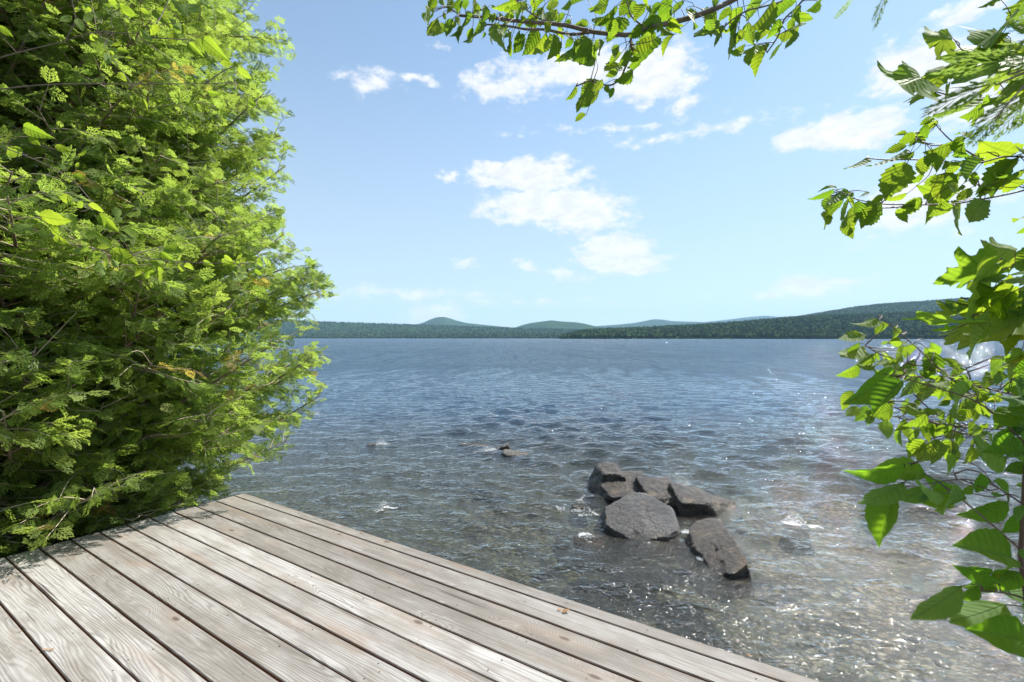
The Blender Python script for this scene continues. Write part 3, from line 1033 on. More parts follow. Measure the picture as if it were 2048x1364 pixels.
def leaf_maple(name, seed, fold, curl, material):
    rng = np.random.default_rng(seed)
    half = [(0, .02), (-.07, .10), (-.10, .22), (-.04, .30), (-.03, .43), (.06, .38), (.15, .40), (.23, .34), (.30, .36), (.40, .46), (.44, .62), (.53, .56), (.55, .44), (.56, .33),
            (.55, .24), (.63, .24), (.72, .29), (.74, .20), (.82, .13), (.89, .10), (1.0, 0)]
    half = [(x + rng.normal(0, .008), y * (1 + rng.normal(0, .03))) for x, y in half]
    half[-1] = (1.0, 0)
    out = half + [(x + rng.normal(0, .008), -y * (1 + rng.normal(0, .04))) for x, y in half[-2::-1]]
    O = np.array(out)
    c = np.array([.22, 0])
    rings = [O, c + (O - c) * .7, c + (O - c) * .38]
    pts = np.vstack(rings + [c[None]])
    k = len(O)
    x, y = pts[:, 0], pts[:, 1]
    ang = np.arctan2(y, x + .02)
    rad = np.hypot(x, y)
    z = fold * np.abs(y) * .7 - curl * rad ** 2 * .8 + .05 * rad * np.cos(ang * 5.2 + seed) + .03 * np.sin(7 * x + 5 * y + seed)
    V = np.stack([x, y, z], -1)
    F4 = [(r * k + i, r * k + (i + 1) % k, (r + 1) * k + (i + 1) % k, (r + 1) * k + i) for r in range(2) for i in range(k)]
    F3 = [(2 * k + i, 2 * k + (i + 1) % k, 3 * k) for i in range(k)]
    return mesh_np(name, V, [np.array(F3)[:, ::-1], np.array(F4)[:, ::-1]], material)


BR = {}          # branch centre lines of each tree


def leafset(kind):
    if kind == 'maple':
        return [leaf_maple('leaf', s, f, c, M_LEAFM) for s, f, c in ((1, .25, .15), (2, .5, .25), (3, .1, .3), (4, .8, .1), (5, -.25, .2), (6, .35, .45))], 1.15
    mt = {'birch': M_LEAF, 'oval': M_LEAFG, 'young': M_LEAFY}[kind]
    wd = {'birch': .66, 'oval': .56, 'young': .52}[kind]
    se = {'birch': .10, 'oval': .035, 'young': .07}[kind]
    return [leaf_ovate('leaf', s, wd * q, se, f, c, mt) for s, q, f, c in ((1, 1, .25, .15), (2, .92, .5, .28), (3, 1.06, .12, .35), (4, .85, .8, .12), (5, 1.0, -.2, .2), (6, .95, .4, .5))], wd


def leafy(root, leaves, twigs, kind, dep, seed, twig_r=.0016, jit=.05, mat_stem=None, depf=None, main_r=None, extra=None, more=0.0, beyond=0):
    """root Empty; leaves (px0,py0,px1,py1,w); twigs lists of px points. dep metres ahead; depf(px, py) varies it"""
    rng = np.random.default_rng(seed)
    meshes, wt = leafset(kind)
    depf = depf or (lambda x, y: dep)
    TW = []
    for k, tw in enumerate(twigs):
        P = np.array([U(x, y, depf(x, y) * (1 + .02 * math.sin(k * 2 + i))) for i, (x, y) in enumerate(tw)])
        Q = resample(P, max(6, len(P) * 4))
        r0 = twig_r * (main_r[k] if main_r and k < len(main_r) else 1.0)
        Vt, F3, F4 = tube(Q, r0, r0 * .55 if k else r0 * .4, 6, .04)
        obj('twig', mesh_np('twig', Vt, [F3, F4], mat_stem or M_STEM), root)
        TW.append(Q)
    if extra is not None:
        TW.append(extra)
    TWP = np.vstack(TW)
    pet = Acc()
    leaves = list(leaves)
    for _ in range(int(more * len(leaves))):
        x0, y0, x1, y1, wv = leaves[rng.integers(len(leaves))]
        l_, a_ = math.hypot(x1 - x0, y1 - y0) * rng.uniform(.55, .95), math.atan2(y1 - y0, x1 - x0) + rng.normal(0, .6)
        x0, y0 = x0 + rng.normal(12, 20), y0 + rng.normal(0, 12)
        leaves.append((x0, y0, x0 + l_ * math.cos(a_), y0 + l_ * math.sin(a_), rng.uniform(.3, .62)))
    for (x0, y0, x1, y1, wv) in leaves:
        dB = depf(x0, y0) * (1 + rng.normal(0, jit))
        B = U(x0, y0, dB)
        L = math.hypot(x1 - x0, y1 - y0) / F * dB
        T = U(x1, y1, dB + rng.uniform(-.45, .45) * L)
        a = T - B
        L = np.linalg.norm(a)
        a = a / L
        vd = np.array([0, 0, CAMZ]) - B
        vd /= np.linalg.norm(vd)
        n0 = vd - a * (vd @ a)
        n0 /= np.linalg.norm(n0)
        phi = math.acos(min(1.0, wv / wt)) * (1 if rng.random() < .5 else -1)
        if n0[2] < -.1: n0 = n0
        s0 = np.cross(n0, a)
        nn = n0 * math.cos(phi) + s0 * math.sin(phi)
        if rng.random() < .55: nn = -nn           # seen from below as often as from above
        sd = np.cross(nn, a)
        Lw = L * rng.uniform(.96, 1.08)
        M = Matrix(((a[0] * L, sd[0] * Lw, nn[0] * L, B[0]), (a[1] * L, sd[1] * Lw, nn[1] * L, B[1]), (a[2] * L, sd[2] * Lw, nn[2] * L, B[2]), (0, 0, 0, 1)))
        obj('leaf', meshes[rng.integers(len(meshes))], root, M=M)
        dd = np.linalg.norm(TWP - B, axis=1)
        k = int(np.argmin(dd + .25 * np.linalg.norm(TWP - (B - a * .05), axis=1)))
        mid = (TWP[k] + B) / 2 - a * min(.25 * dd[k], .03) + np.array([0, 0, -.06 * dd[k]])
        Q = resample(np.array([TWP[k], mid, B + a * L * .02]), 6)
        Vt, F3, F4 = tube(Q, .0009 + .0012 * min(dd[k], .25) / .25, .0006, 4)
        pet.add(Vt, F3, F4)
    # the same leafage goes on along the branches outside the photograph
    CA = np.vstack(TW + BR.get(root.name, []))
    yy = np.maximum(CA[:, 1], .05)
    pxx, pyy = CA[:, 0] / yy * F + 1024, HZ - (CA[:, 2] - CAMZ) / yy * F
    CA = CA[(pxx > 2110) | (pyy < -90) | (pxx < -90)]
    Lm = float(np.median([math.hypot(l[2] - l[0], l[3] - l[1]) for l in leaves])) / F * dep
    for _ in range(beyond if len(CA) else 0):
        p = CA[rng.integers(len(CA))]
        a = rng.normal(0, 1, 3) * (1, 1, .6) + (0, 0, -.35)
        a /= np.linalg.norm(a)
        B = p + a * Lm * rng.uniform(.2, .7)
        up = np.array([0, 0, 1.0]) + rng.normal(0, .5, 3)
        nn = up - a * (up @ a)
        nn /= np.linalg.norm(nn)
        sd = np.cross(nn, a)
        L = Lm * rng.uniform(.75, 1.25)
        M = Matrix(((a[0] * L, sd[0] * L, nn[0] * L, B[0]), (a[1] * L, sd[1] * L, nn[1] * L, B[1]), (a[2] * L, sd[2] * L, nn[2] * L, B[2]), (0, 0, 0, 1)))
        obj('leaf', meshes[rng.integers(len(meshes))], root, M=M)
        Vt, F3, F4 = tube(np.array([p, (p + B) / 2 + (0, 0, .004), B + a * L * .02]), .0010, .0006, 4)
        pet.add(Vt, F3, F4)
    tag(obj('petioles', pet.build('petioles', M_STEM), root), kind='stuff')


def fr(ox, oy, k, L):
    out = []
    for r in L:
        out.append((ox + r[0] * k, oy + r[1] * k) + ((ox + r[2] * k, oy + r[3] * k, r[4]) if len(r) > 2 else ()))
    return out


# --- overhanging tree, top of the view
A = fr(840, 0, .1953, [
    (110, 90, 10, 290, .4), (180, 180, 80, 390, .6), (270, 240, 145, 395, .5), (340, 190, 260, 375, .62), (130, -40, 110, 110, .6), (230, -30, 240, 70, .6), (320, -20, 310, 120, .5),
    (400, -10, 380, 120, .6), (460, -20, 470, 110, .6), (570, -30, 530, 90, .4), (480, 110, 450, 450, .3), (400, 170, 390, 300, .5), (440, 270, 375, 440, .3), (540, 280, 490, 435, .5),
    (610, 190, 570, 525, .38), (610, 100, 600, 230, .3), (590, 30, 560, 160, .5), (665, 50, 690, 210, .4), (650, 330, 665, 420, .5), (740, 270, 695, 450, .35), (760, 130, 750, 250, .5),
    (790, 250, 835, 570, .42), (820, 130, 840, 230, .5), (960, 130, 850, 250, .6), (900, 230, 790, 350, .5), (940, 330, 860, 500, .4), (930, 420, 915, 580, .4), (1010, 320, 990, 450, .4),
    (1075, 350, 985, 550, .5), (1010, -20, 750, 150, .42), (1090, 0, 880, 110, .4), (1100, 40, 970, 135, .5), (1160, -20, 1160, 90, .6), (1280, 0, 1120, 110, .3), (1060, 160, 1040, 225, .62),
    (1210, 180, 1060, 285, .6), (1210, 290, 1080, 575, .45), (1290, 330, 1105, 585, .3), (1260, 70, 1230, 240, .55), (1370, -30, 1330, 140, .6), (1400, 90, 1270, 230, .6), (1490, 140, 1380, 250, .6),
    (1340, 240, 1260, 330, .6), (1330, 340, 1250, 580, .3), (1370, 340, 1335, 600, .4), (1450, 420, 1370, 615, .4), (1430, 270, 1440, 400, .5), (1620, 410, 1430, 680, .33), (1710, 370, 1600, 530, .4),
    (1760, 440, 1590, 630, .48), (1740, 520, 1640, 690, .5), (1780, 580, 1660, 700, .6), (1870, 410, 1750, 550, .5), (1720, 270, 1570, 200, .5), (1860, 170, 1750, 250, .55), (1850, -20, 1770, 180, .45),
    (1930, 0, 1810, 150, .25), (1990, 70, 1840, 290, .25), (2045, 190, 1925, 390, .6), (1720, -10, 1510, 40, .4), (1540, -20, 1465, 100, .3), (1660, 190, 1640, 290, .5), (1540, 200, 1490, 250, .6),
    (1570, 400, 1480, 470, .5), (60, 130, 20, 230, .5), (240, 120, 250, 210, .5), (900, 60, 860, 120, .5), (700, 130, 730, 230, .4), (1130, 200, 1160, 270, .5), (860, 280, 830, 400, .5), (1160, 330, 1130, 480, .5)])
B = fr(1120, 0, .26367, [
    (450, 340, 380, 440, .55), (470, 400, 365, 490, .55), (460, 480, 330, 580, .5), (440, 540, 350, 585, .6), (550, 400, 480, 500, .4), (610, 430, 540, 535, .5), (555, 545, 440, 630, .5),
    (320, 600, 235, 700, .55), (235, 680, 110, 815, .35), (300, 660, 195, 790, .35), (225, 740, 130, 800, .4), (122, 643, 52, 768, .35), (410, 665, 370, 745, .62), (330, 665, 395, 700, .5),
    (530, -20, 430, 120, .55), (490, 130, 360, 290, .6), (430, 40, 330, 190, .35), (560, 0, 540, 100, .6), (640, 30, 560, 130, .5), (770, 20, 630, 160, .4), (740, 110, 620, 250, .5),
    (775, 170, 740, 255, .6), (690, 180, 560, 420, .38), (740, 280, 570, 410, .5), (620, 200, 530, 285, .5), (815, -20, 780, 155, .5), (930, 0, 860, 135, .4), (840, 130, 890, 275, .55),
    (1040, 90, 940, 225, .5), (960, 60, 1000, 115, .3), (855, 265, 755, 362, .3), (1210, -20, 1130, 50, .6), (1190, 90, 1060, 230, .6), (1190, 140, 1020, 315, .42), (1190, 230, 1080, 310, .4),
    (1225, 250, 1150, 345, .4), (1290, 50, 1200, 150, .5), (1385, 50, 1270, 225, .55), (1390, 90, 1250, 310, .2), (1420, 170, 1455, 355, .6), (1545, -20, 1400, 160, .55), (1350, 240, 1320, 385, .45),
    (1330, 300, 1218, 447, .45), (1400, 350, 1310, 412, .4), (1620, -10, 1480, 230, .35), (1700, 20, 1600, 130, .5), (1795, 5, 1600, 145, .35), (1665, 140, 1610, 295, .5), (1600, 225, 1470, 300, .5),
    (1830, 40, 1760, 205, .4), (1825, 170, 1650, 290, .25), (1505, 340, 1360, 445, .4), (1560, 335, 1445, 485, .4), (1695, 310, 1560, 432, .2), (1975, 15, 1885, 85, .55), (1560, 190, 1500, 260, .5),
    (1245, 190, 1200, 300, .4), (1300, 180, 1250, 260, .4), (1480, 240, 1500, 330, .5), (620, 60, 600, 150, .5), (690, 40, 660, 130, .5)])
TWA = [fr(1120, 0, .26367, [(1850, -330), (1560, -140), (1280, 15), (1180, 62), (1000, 130), (800, 182), (620, 232), (540, 262), (440, 262), (240, 240), (60, 195), (-120, 175), (-330, 160), (-520, 135), (-760, 118)]),
       fr(1120, 0, .26367, [(250, 240), (100, 262), (-10, 245), (-120, 224), (-260, 222), (-380, 200), (-560, 185)]),
       fr(1120, 0, .26367, [(545, 262), (535, 330), (545, 400), (500, 500), (460, 590), (400, 640), (330, 645), (230, 615), (120, 655)]),
       fr(1120, 0, .26367, [(2050, -260), (1900, -70), (1800, 50), (1700, 150), (1650, 280), (1570, 400)]),
       fr(1120, 0, .26367, [(1900, -140), (1700, 0), (1540, 50), (1400, 90), (1260, 190), (1200, 280)]),
       fr(1120, 0, .26367, [(620, 190), (540, 120), (500, -20)]),
       fr(1120, 0, .26367, [(-60, 160), (-160, 140), (-320, 20), (-360, -40)])]
tr_base = (2.7, -1.3, .32)
ot = empty('broadleaf_tree', tr_base, 'broadleaf tree with a brown limb of drooping serrated leaves hanging against the sky', 'tree')
top_end = U(*TWA[0][0], 1.30)
trunkP = resample(np.array([tr_base, (2.72, -1.2, 1.6), (2.62, -1.15, 3.2), (2.5, -1.2, 5.6)]), 14)
Vt, F3, F4 = tube(trunkP, .13, .06, 10, .03)
obj('trunk', mesh_np('trunk', Vt, [F3, F4], M_BARK), ot)
limbP = resample(np.array([trunkP[6], (2.3, -.4, 3.0), (1.75, .6, 3.05), top_end + np.array([.12, -.12, .06]), top_end]), 20)
Vt, F3, F4 = tube(limbP, .035, .0095, 8, .03)
obj('limb', mesh_np('limb', Vt, [F3, F4], M_BARK), ot)
BR[ot.name] = [limbP[9:]]
l2 = U(*TWA[3][0], 1.30)
for pt in (TWA[3][0], TWA[4][0]):
    e = U(*pt, 1.30)
    Vt, F3, F4 = tube(resample(np.array([limbP[15], (limbP[15] + e) / 2 + np.array([0, 0, .05]), e]), 8), .008, .003, 6, .03)
    obj('twig', mesh_np('twig', Vt, [F3, F4], M_BARK), ot)
leafy(ot, A + B, TWA, 'birch', 1.30, 1, .0026, .035, M_BARK, main_r=[3.4, 1.6, 1.3, 1.2, 1.2, 1, 1], more=.4, beyond=70)

# --- sapling with round leaves, right edge above the hill
Cl = fr(1600, 220, .21875, [
    (600, 440, 445, 605, .3), (980, 215, 905, 205, .5), (1150, 130, 1140, 255, .55), (1060, 225, 1135, 295, .6), (1060, 235, 930, 295, .55), (1060, 280, 1000, 335, .6), (975, 330, 780, 355, .4),
    (1405, 290, 1165, 405, .42), (1370, 320, 1545, 395, .5), (1525, 195, 1415, 280, .6), (1240, 85, 1110, 110, .4), (1250, 125, 1150, 155, .4), (1045, 375, 880, 445, .4), (975, 355, 680, 600, .15),
    (960, 470, 770, 790, .62), (915, 585, 820, 710, .45), (1140, 420, 1110, 610, .66), (1140, 560, 945, 700, .25), (1240, 585, 1170, 795, .5), (1330, 570, 1290, 835, .66), (1370, 580, 1400, 735, .66),
    (1460, 470, 1320, 600, .6), (1640, 395, 1450, 530, .5), (1680, 440, 1465, 660, .48), (1970, 400, 1645, 340, .42), (2010, 430, 1675, 710, .26), (1950, 450, 1770, 560, .45), (2035, 680, 1810, 640, .45),
    (2045, 555, 1960, 615, .4), (2080, 350, 1930, 380, .4), (1745, 690, 1640, 800, .55), (1560, 710, 1435, 845, .6), (1720, 680, 1545, 750, .5), (1370, 835, 1075, 978, .42), (1475, 835, 1310, 1160, .35),
    (1690, 820, 1490, 1055, .62), (1745, 825, 1610, 950, .55), (1110, 800, 880, 970, .62), (890, 900, 960, 1045, .5), (980, 765, 805, 855, .3), (745, 840, 555, 1065, .55), (700, 870, 520, 1050, .45),
    (755, 775, 650, 860, .6), (610, 745, 550, 810, .4), (490, 755, 420, 800, .6), (410, 715, 255, 900, .45), (290, 790, 200, 955, .55), (315, 725, 110, 860, .3), (340, 715, 190, 688, .2),
    (370, 875, 170, 1062, .25), (475, 885, 395, 1105, .38), (450, 830, 300, 990, .3), (420, 800, 530, 870, .4), (2080, 950, 1975, 1065, .45), (2090, 1060, 2005, 1150, .5), (1580, 600, 1640, 650, .5),
    (1480, 680, 1440, 790, .5), (1840, 600, 1760, 560, .4), (1880, 620, 1800, 600, .3), (1330, 460, 1310, 560, .5), (1600, 560, 1560, 700, .4), (1500, 560, 1420, 640, .5)])
TWC = [fr(1600, 220, .21875, [(2420, 640), (2060, 730), (1900, 770), (1640, 820), (1400, 858), (1100, 866), (740, 858), (570, 828), (400, 790), (230, 790)]),
       fr(1600, 220, .21875, [(2420, 480), (2060, 430), (1850, 430), (1680, 475), (1500, 487), (1100, 455), (800, 455), (600, 440)]),
       fr(1600, 220, .21875, [(1110, 866), (930, 885), (750, 895), (560, 870), (490, 910)]),
       fr(1600, 220, .21875, [(1690, 475), (1410, 300), (1290, 190), (1230, 120)]),
       fr(1600, 220, .21875, [(1420, 310), (1230, 325), (1130, 295), (1060, 250)]),
       fr(1600, 220, .21875, [(1650, 815), (1640, 720), (1630, 640)]),
       fr(1600, 220, .21875, [(2380, 800), (2040, 710), (1860, 650), (1750, 690)]),
       fr(1600, 220, .21875, [(1890, 430), (1800, 420), (1710, 380)])]


def sapling_trunk(root, base, via, ends, r, material):
    P = resample(np.array([base] + via), 16)
    Vt, F3, F4 = tube(P, r, r * .45, 8, .03)
    obj('trunk', mesh_np('trunk', Vt, [F3, F4], material), root)
    for e in ends:
        k = int(np.argmin(np.linalg.norm(P - (np.asarray(e) + np.array([.1, -.1, -.15])), axis=1)))
        Q = resample(np.array([P[k], (P[k] + e) / 2 + np.array([.03, 0, .03]), e]), 8)
        Vt, F3, F4 = tube(Q, r * .4, .0026, 6, .03)
        obj('branch', mesh_np('branch', Vt, [F3, F4], material), root)
        BR.setdefault(root.name, []).append(resample(Q[3:], 16))
    BR.setdefault(root.name, []).append(P[8:])


sb = (2.0, .45, .25)
sp = empty('birch_sapling', sb, 'slender sapling with round serrated leaves on thin dark twigs against the sky', 'sapling')
sapling_trunk(sp, sb, [(1.98, .7, 1.3), (1.85, .95, 2.1), (1.8, .95, 3.0)], [U(*TWC[k][0], 1.15) for k in (0, 1, 6)], .02, M_BARK)
leafy(sp, Cl, TWC, 'birch', 1.15, 2, .0019, .04, main_r=[1.4, 1.3], more=.3, beyond=110)

# --- shrub of small leaves over the water, right
El = fr(1660, 620, .21995, [
    (430, 70, 235, 190, .42), (440, 90, 330, 175, .5), (545, 130, 390, 215, .55), (655, 190, 510, 255, .5), (640, 250, 520, 315, .5), (525, 290, 470, 315, .4), (325, 225, 72, 300, .45),
    (295, 330, 92, 462, .55), (315, 330, 260, 405, .4), (415, 395, 248, 500, .62), (440, 365, 430, 470, .4), (415, 500, 215, 503, .2), (380, 500, 392, 558, .4), (695, 330, 572, 445, .5),
    (785, 318, 655, 430, .5), (655, 420, 640, 475, .5), (875, 342, 915, 515, .48), (565, 460, 430, 495, .4), (755, 440, 535, 605, .35), (625, 488, 460, 585, .5), (665, 560, 570, 665, .5),
    (215, 735, 88, 905, .5), (245, 870, 150, 980, .6), (355, 875, 240, 1015, .6), (395, 930, 328, 1022, .4), (435, 850, 400, 995, .4), (570, 890, 425, 965, .6), (578, 815, 515, 905, .6),
    (565, 960, 440, 1025, .5), (525, 1000, 505, 1178, .55), (695, 1010, 605, 1095, .6), (800, 805, 770, 885, .55), (690, 865, 845, 955, .5), (765, 560, 670, 645, .5), (805, 600, 668, 802, .5),
    (900, 640, 870, 872, .55), (875, 650, 780, 705, .4), (970, 540, 825, 565, .5), (1000, 600, 795, 590, .3), (1075, 635, 895, 735, .5), (1245, 540, 1085, 635, .5), (1245, 585, 1155, 715, .5),
    (1065, 675, 955, 805, .5), (1205, 735, 985, 805, .4), (1290, 640, 1435, 815, .5), (1215, 500, 1138, 512, .4), (1275, 635, 1215, 725, .6), (1445, 645, 1335, 705, .6), (1305, 815, 1220, 1015, .55),
    (1360, 830, 1432, 995, .5), (1345, 895, 1280, 1012, .4), (885, 945, 695, 1085, .4), (835, 1010, 765, 1165, .5), (890, 1000, 860, 1145, .5), (735, 1075, 740, 1185, .5), (945, 1015, 930, 1165, .6),
    (1045, 1035, 965, 1165, .5), (965, 930, 825, 920, .5), (1045, 925, 915, 1005, .6), (1115, 945, 1055, 1035, .5), (1145, 1010, 1085, 1065, .5), (1165, 1105, 1045, 1175, .6), (1395, 1080, 1255, 1115, .6),
    (1335, 1065, 1250, 1135, .6), (870, 1185, 695, 1345, .55), (905, 1205, 825, 1405, .62), (965, 1185, 1000, 1425, .45), (1095, 1175, 1015, 1365, .6), (1110, 1235, 1165, 1405, .3), (1190, 1115, 1150, 1215, .5),
    (1700, 655, 1560, 745, .5), (1640, 600, 1480, 685, .5), (1545, 555, 1430, 645, .5), (1565, 440, 1420, 595, .4), (1780, 640, 1680, 725, .5), (1780, 515, 1690, 595, .55), (1790, 400, 1570, 545, .4),
    (1755, 385, 1600, 485, .5), (880, 560, 800, 640, .5), (720, 560, 640, 640, .4), (1000, 720, 900, 800, .5), (1120, 640, 1050, 720, .5), (830, 900, 760, 960, .5), (1000, 1180, 900, 1250, .5),
    (1180, 880, 1230, 960, .4), (1460, 740, 1380, 830, .5), (1560, 760, 1470, 850, .5), (1000, 1000, 960, 1080, .5), (800, 1080, 790, 1180, .4), (1480, 1130, 1400, 1200, .5), (1600, 1090, 1480, 1150, .4)])
TWE = [fr(1660, 620, .21995, [(440, 50), (560, 150), (740, 300), (820, 370), (1000, 545), (1250, 740), (1460, 920), (1764, 1200), (2000, 1430)]),
       fr(1660, 620, .21995, [(320, 320), (450, 400), (620, 455), (770, 500), (900, 520), (1220, 660), (1500, 730), (1720, 790), (2050, 900)]),
       fr(1660, 620, .21995, [(430, 830), (600, 890), (780, 960), (1000, 1050), (1200, 1120), (1400, 1170), (1700, 1250), (2000, 1400)]),
       fr(1660, 620, .21995, [(580, 970), (720, 1000), (1050, 1040), (1400, 1080), (1764, 1080), (2050, 1060)]),
       fr(1660, 620, .21995, [(750, 750), (870, 870), (1040, 1000), (1250, 1120), (1400, 1180)]),
       fr(1660, 620, .21995, [(1280, 630), (1240, 530), (1200, 500)]),
       fr(1660, 620, .21995, [(660, 560), (800, 600), (1000, 640), (1220, 700)]),
       fr(1660, 620, .21995, [(870, 1190), (1000, 1150), (1150, 1130)])]
for k in (0, 1, 2, 3):
    TWE[k] = TWE[k][::-1] if k < 4 else TWE[k]
eb = (1.75, .70, .2)
es = empty('alder_shrub', eb, 'thin twigged shrub of small toothed leaves reaching over the water below the maple', 'shrub')
sapling_trunk(es, eb, [(1.70, .95, .7), (1.62, 1.15, 1.1), (1.55, 1.2, 1.5)], [U(*TWE[k][0], 1.18) for k in (0, 1, 2, 3)], .014, M_STEM)
leafy(es, El, TWE, 'birch', 1.18, 3, .0018, .05, main_r=[1.3, 1.3, 1.3, 1.2], more=.9, beyond=90)

# --- maple, right edge
Ml = fr(1650, 0, .2199, [
    (1165, 350, 825, 365, .8), (880, 700, 535, 880, 1.0), (960, 780, 755, 922, .45), (1105, 600, 930, 790, .75), (1130, 800, 1045, 885, .7), (1440, 430, 1165, 595, .7), (1720, 370, 1255, 395, .6),
    (1850, 90, 1335, 285, .55), (1580, -30, 1393, 97, .4), (1740, 470, 1150, 810, .5), (1780, 600, 1335, 800, .55), (1900, 700, 1660, 840, .6), (1570, 930, 1300, 985, .5), (1430, 960, 1245, 1080, .6),
    (1260, 950, 1030, 1165, .6), (1950, 230, 1600, 330, .7), (1960, 560, 1650, 640, .6), (1900, -20, 1650, 130, .6), (1990, 380, 1720, 470, .7), (1900, 860, 1640, 900, .5), (1620, 300, 1450, 450, .6), (1560, 560, 1380, 640, .4)])
Ml2 = fr(1800, 440, .2346, [
    (985, 270, 650, 190, .8), (1120, 290, 780, 430, .75), (800, 360, 330, 580, .75), (830, 370, 445, 785, .35), (840, 470, 640, 585, .6), (960, 560, 585, 850, .6), (930, 610, 670, 895, .4),
    (1010, 640, 820, 785, .6), (610, 770, 265, 860, .5), (520, 850, 158, 930, .28), (640, 880, 390, 1085, .7), (780, 900, 485, 1125, .6), (460, 930, 273, 965, .25), (1080, 620, 860, 830, .6),
    (1200, 690, 545, 1190, .8), (1130, 930, 870, 1140, .65), (1150, 480, 900, 560, .5), (1180, 560, 960, 760, .6), (1250, 800, 900, 1000, .7), (1300, 350, 1000, 520, .7), (1280, 1050, 960, 1300, .6), (1350, 620, 1030, 800, .7), (1040, 1130, 850, 1330, .5), (1200, 1180, 980, 1380, .6)])
TWM = [fr(1650, 0, .2199, [(2300, 560), (1810, 500), (1700, 480), (1520, 460), (1380, 490), (1250, 455), (1170, 350)]),
       fr(1650, 0, .2199, [(2300, 640), (1810, 690), (1340, 810), (1140, 860), (1000, 830), (900, 780)]),
       fr(1800, 440, .2346, [(1700, 480), (1300, 520), (1100, 560), (950, 610), (840, 480), (800, 370)]),
       fr(1800, 440, .2346, [(1500, 900), (1150, 800), (940, 755), (840, 715), (640, 685), (520, 660)]),
       fr(1800, 440, .2346, [(1100, 850), (860, 820), (770, 785), (640, 800)]),
       fr(1800, 440, .2346, [(1700, 640), (1300, 680), (1150, 720)])]
mb = (2.3, .1, .3)
mp = empty('maple_tree', mb, 'young maple with big lobed bright green leaves, backlit at the edge of the view', 'tree')
sapling_trunk(mp, mb, [(2.0, .35, 1.2), (1.75, .6, 2.0), (1.75, .75, 2.8)], [U(*TWM[0][0], 1.02), U(*TWM[1][0], 1.02), U(*TWM[2][0], .88), U(*TWM[3][0], .88), U(*TWM[5][0], .88)], .03, M_BARK)
leafy(mp, Ml + Ml2, TWM, 'maple', .95, 4, .0018, .04, depf=lambda x, y: 1.02 if y < 420 else .88, main_r=[1.3, 1.3, 1.3, 1.3, 1, 1.3], beyond=90)

# --- near shrub with large oval leaves, lower right
Gl = fr(1700, 880, .18325, [
    (830, 375, 203, 345, .44), (600, 262, 80, 527, .28), (575, 460, 195, 820, .35), (495, 570, 268, 1155, .46), (1022, 585, 635, 520, .38), (870, 530, 515, 700, .52), (1220, 560, 815, 455, .35),
    (1275, 640, 835, 690, .36), (1725, 680, 1368, 925, .36), (1425, 350, 1390, 595, .5), (1565, 480, 1335, 440, .4), (1335, 560, 1150, 590, .2), (1560, 445, 1890, 635, .3), (1715, 200, 1168, 110, .46),
    (2080, 130, 1655, 120, .55), (1172, 185, 1000, 372, .25), (1960, 280, 1715, 330, .56), (1960, 800, 1718, 1035, .5), (1762, 1285, 1198, 1118, .42), (1880, 1180, 1890, 1310, .4), (1990, 420, 1830, 560, .5)]) + \
    fr(1800, 1060, .1979, [(625, 560, 168, 955, .4), (785, 560, 525, 775, .35), (960, 535, 715, 420, .5), (1180, 370, 898, 412, .2), (1215, 425, 890, 640, .5), (1070, 750, 495, 1000, .5), (1330, 1150, 870, 985, .5),
                         (1300, 600, 975, 700, .5), (1340, 780, 1055, 1095, .25)]) + \
    fr(1660, 620, .21995, [(565, 580, 183, 855, .5), (600, 600, 320, 862, .42), (1290, 715, 918, 875, .3), (1800, 780, 1455, 925, .36), (1800, 870, 1580, 1050, .55), (1790, 1090, 1430, 1220, .35), (1820, 760, 1640, 700, .4), (1840, 1000, 1640, 1130, .45), (1900, 560, 1660, 700, .5), (1880, 640, 1560, 760, .45), (1700, 900, 1520, 1010, .5), (1850, 1180, 1560, 1330, .5), (1900, 820, 1650, 1000, .5), (1680, 1150, 1480, 1300, .45), (1880, 460, 1700, 560, .5)])
TWG = [fr(1700, 880, .18325, [(1905, 900), (1890, 720), (1720, 590), (1550, 490), (1350, 440), (1170, 428), (950, 460), (700, 495), (490, 530)]),
       fr(1700, 880, .18325, [(1910, 1260), (1850, 1190), (1500, 880), (1220, 650), (1000, 480), (820, 370), (650, 270)]),
       fr(1700, 880, .18325, [(1170, 425), (1140, 370), (1130, 310)]),
       fr(1700, 880, .18325, [(1190, 620), (1130, 590), (1010, 590)]),
       fr(1800, 1060, .1979, [(1290, 800), (1240, 690), (1120, 650), (880, 615), (780, 620), (690, 665), (500, 650)]),
       fr(1800, 1060, .1979, [(1275, 420), (1210, 360), (1110, 270)]),
       fr(1660, 620, .21995, [(1830, 1270), (1764, 1200), (1460, 920), (1300, 820), (1180, 770), (900, 690), (700, 630), (470, 575)]),
       fr(1660, 620, .21995, [(1860, 1010), (1780, 900), (1764, 800)])]
gb = np.array([.95, .66, .2])
gs = empty('cherry_shrub', tuple(gb), 'near shrub with large smooth oval leaves on a thin upright stem above the water', 'shrub')
stemP = np.array([gb, (.90, .70, .7), U(2052, 1200, .74), U(2046, 1110, .74), U(2047, 1010, .74), U(2058, 860, .74), U(2085, 700, .74)])
SQ = resample(stemP, 24)
Vt, F3, F4 = tube(SQ, .0062, .0025, 7, .03)
obj('trunk', mesh_np('trunk', Vt, [F3, F4], M_STEM), gs)
leafy(gs, Gl, TWG, 'oval', .74, 5, .0015, .045, extra=SQ, main_r=[1, 1, .8, .8, 1, .8, 1], more=.3)

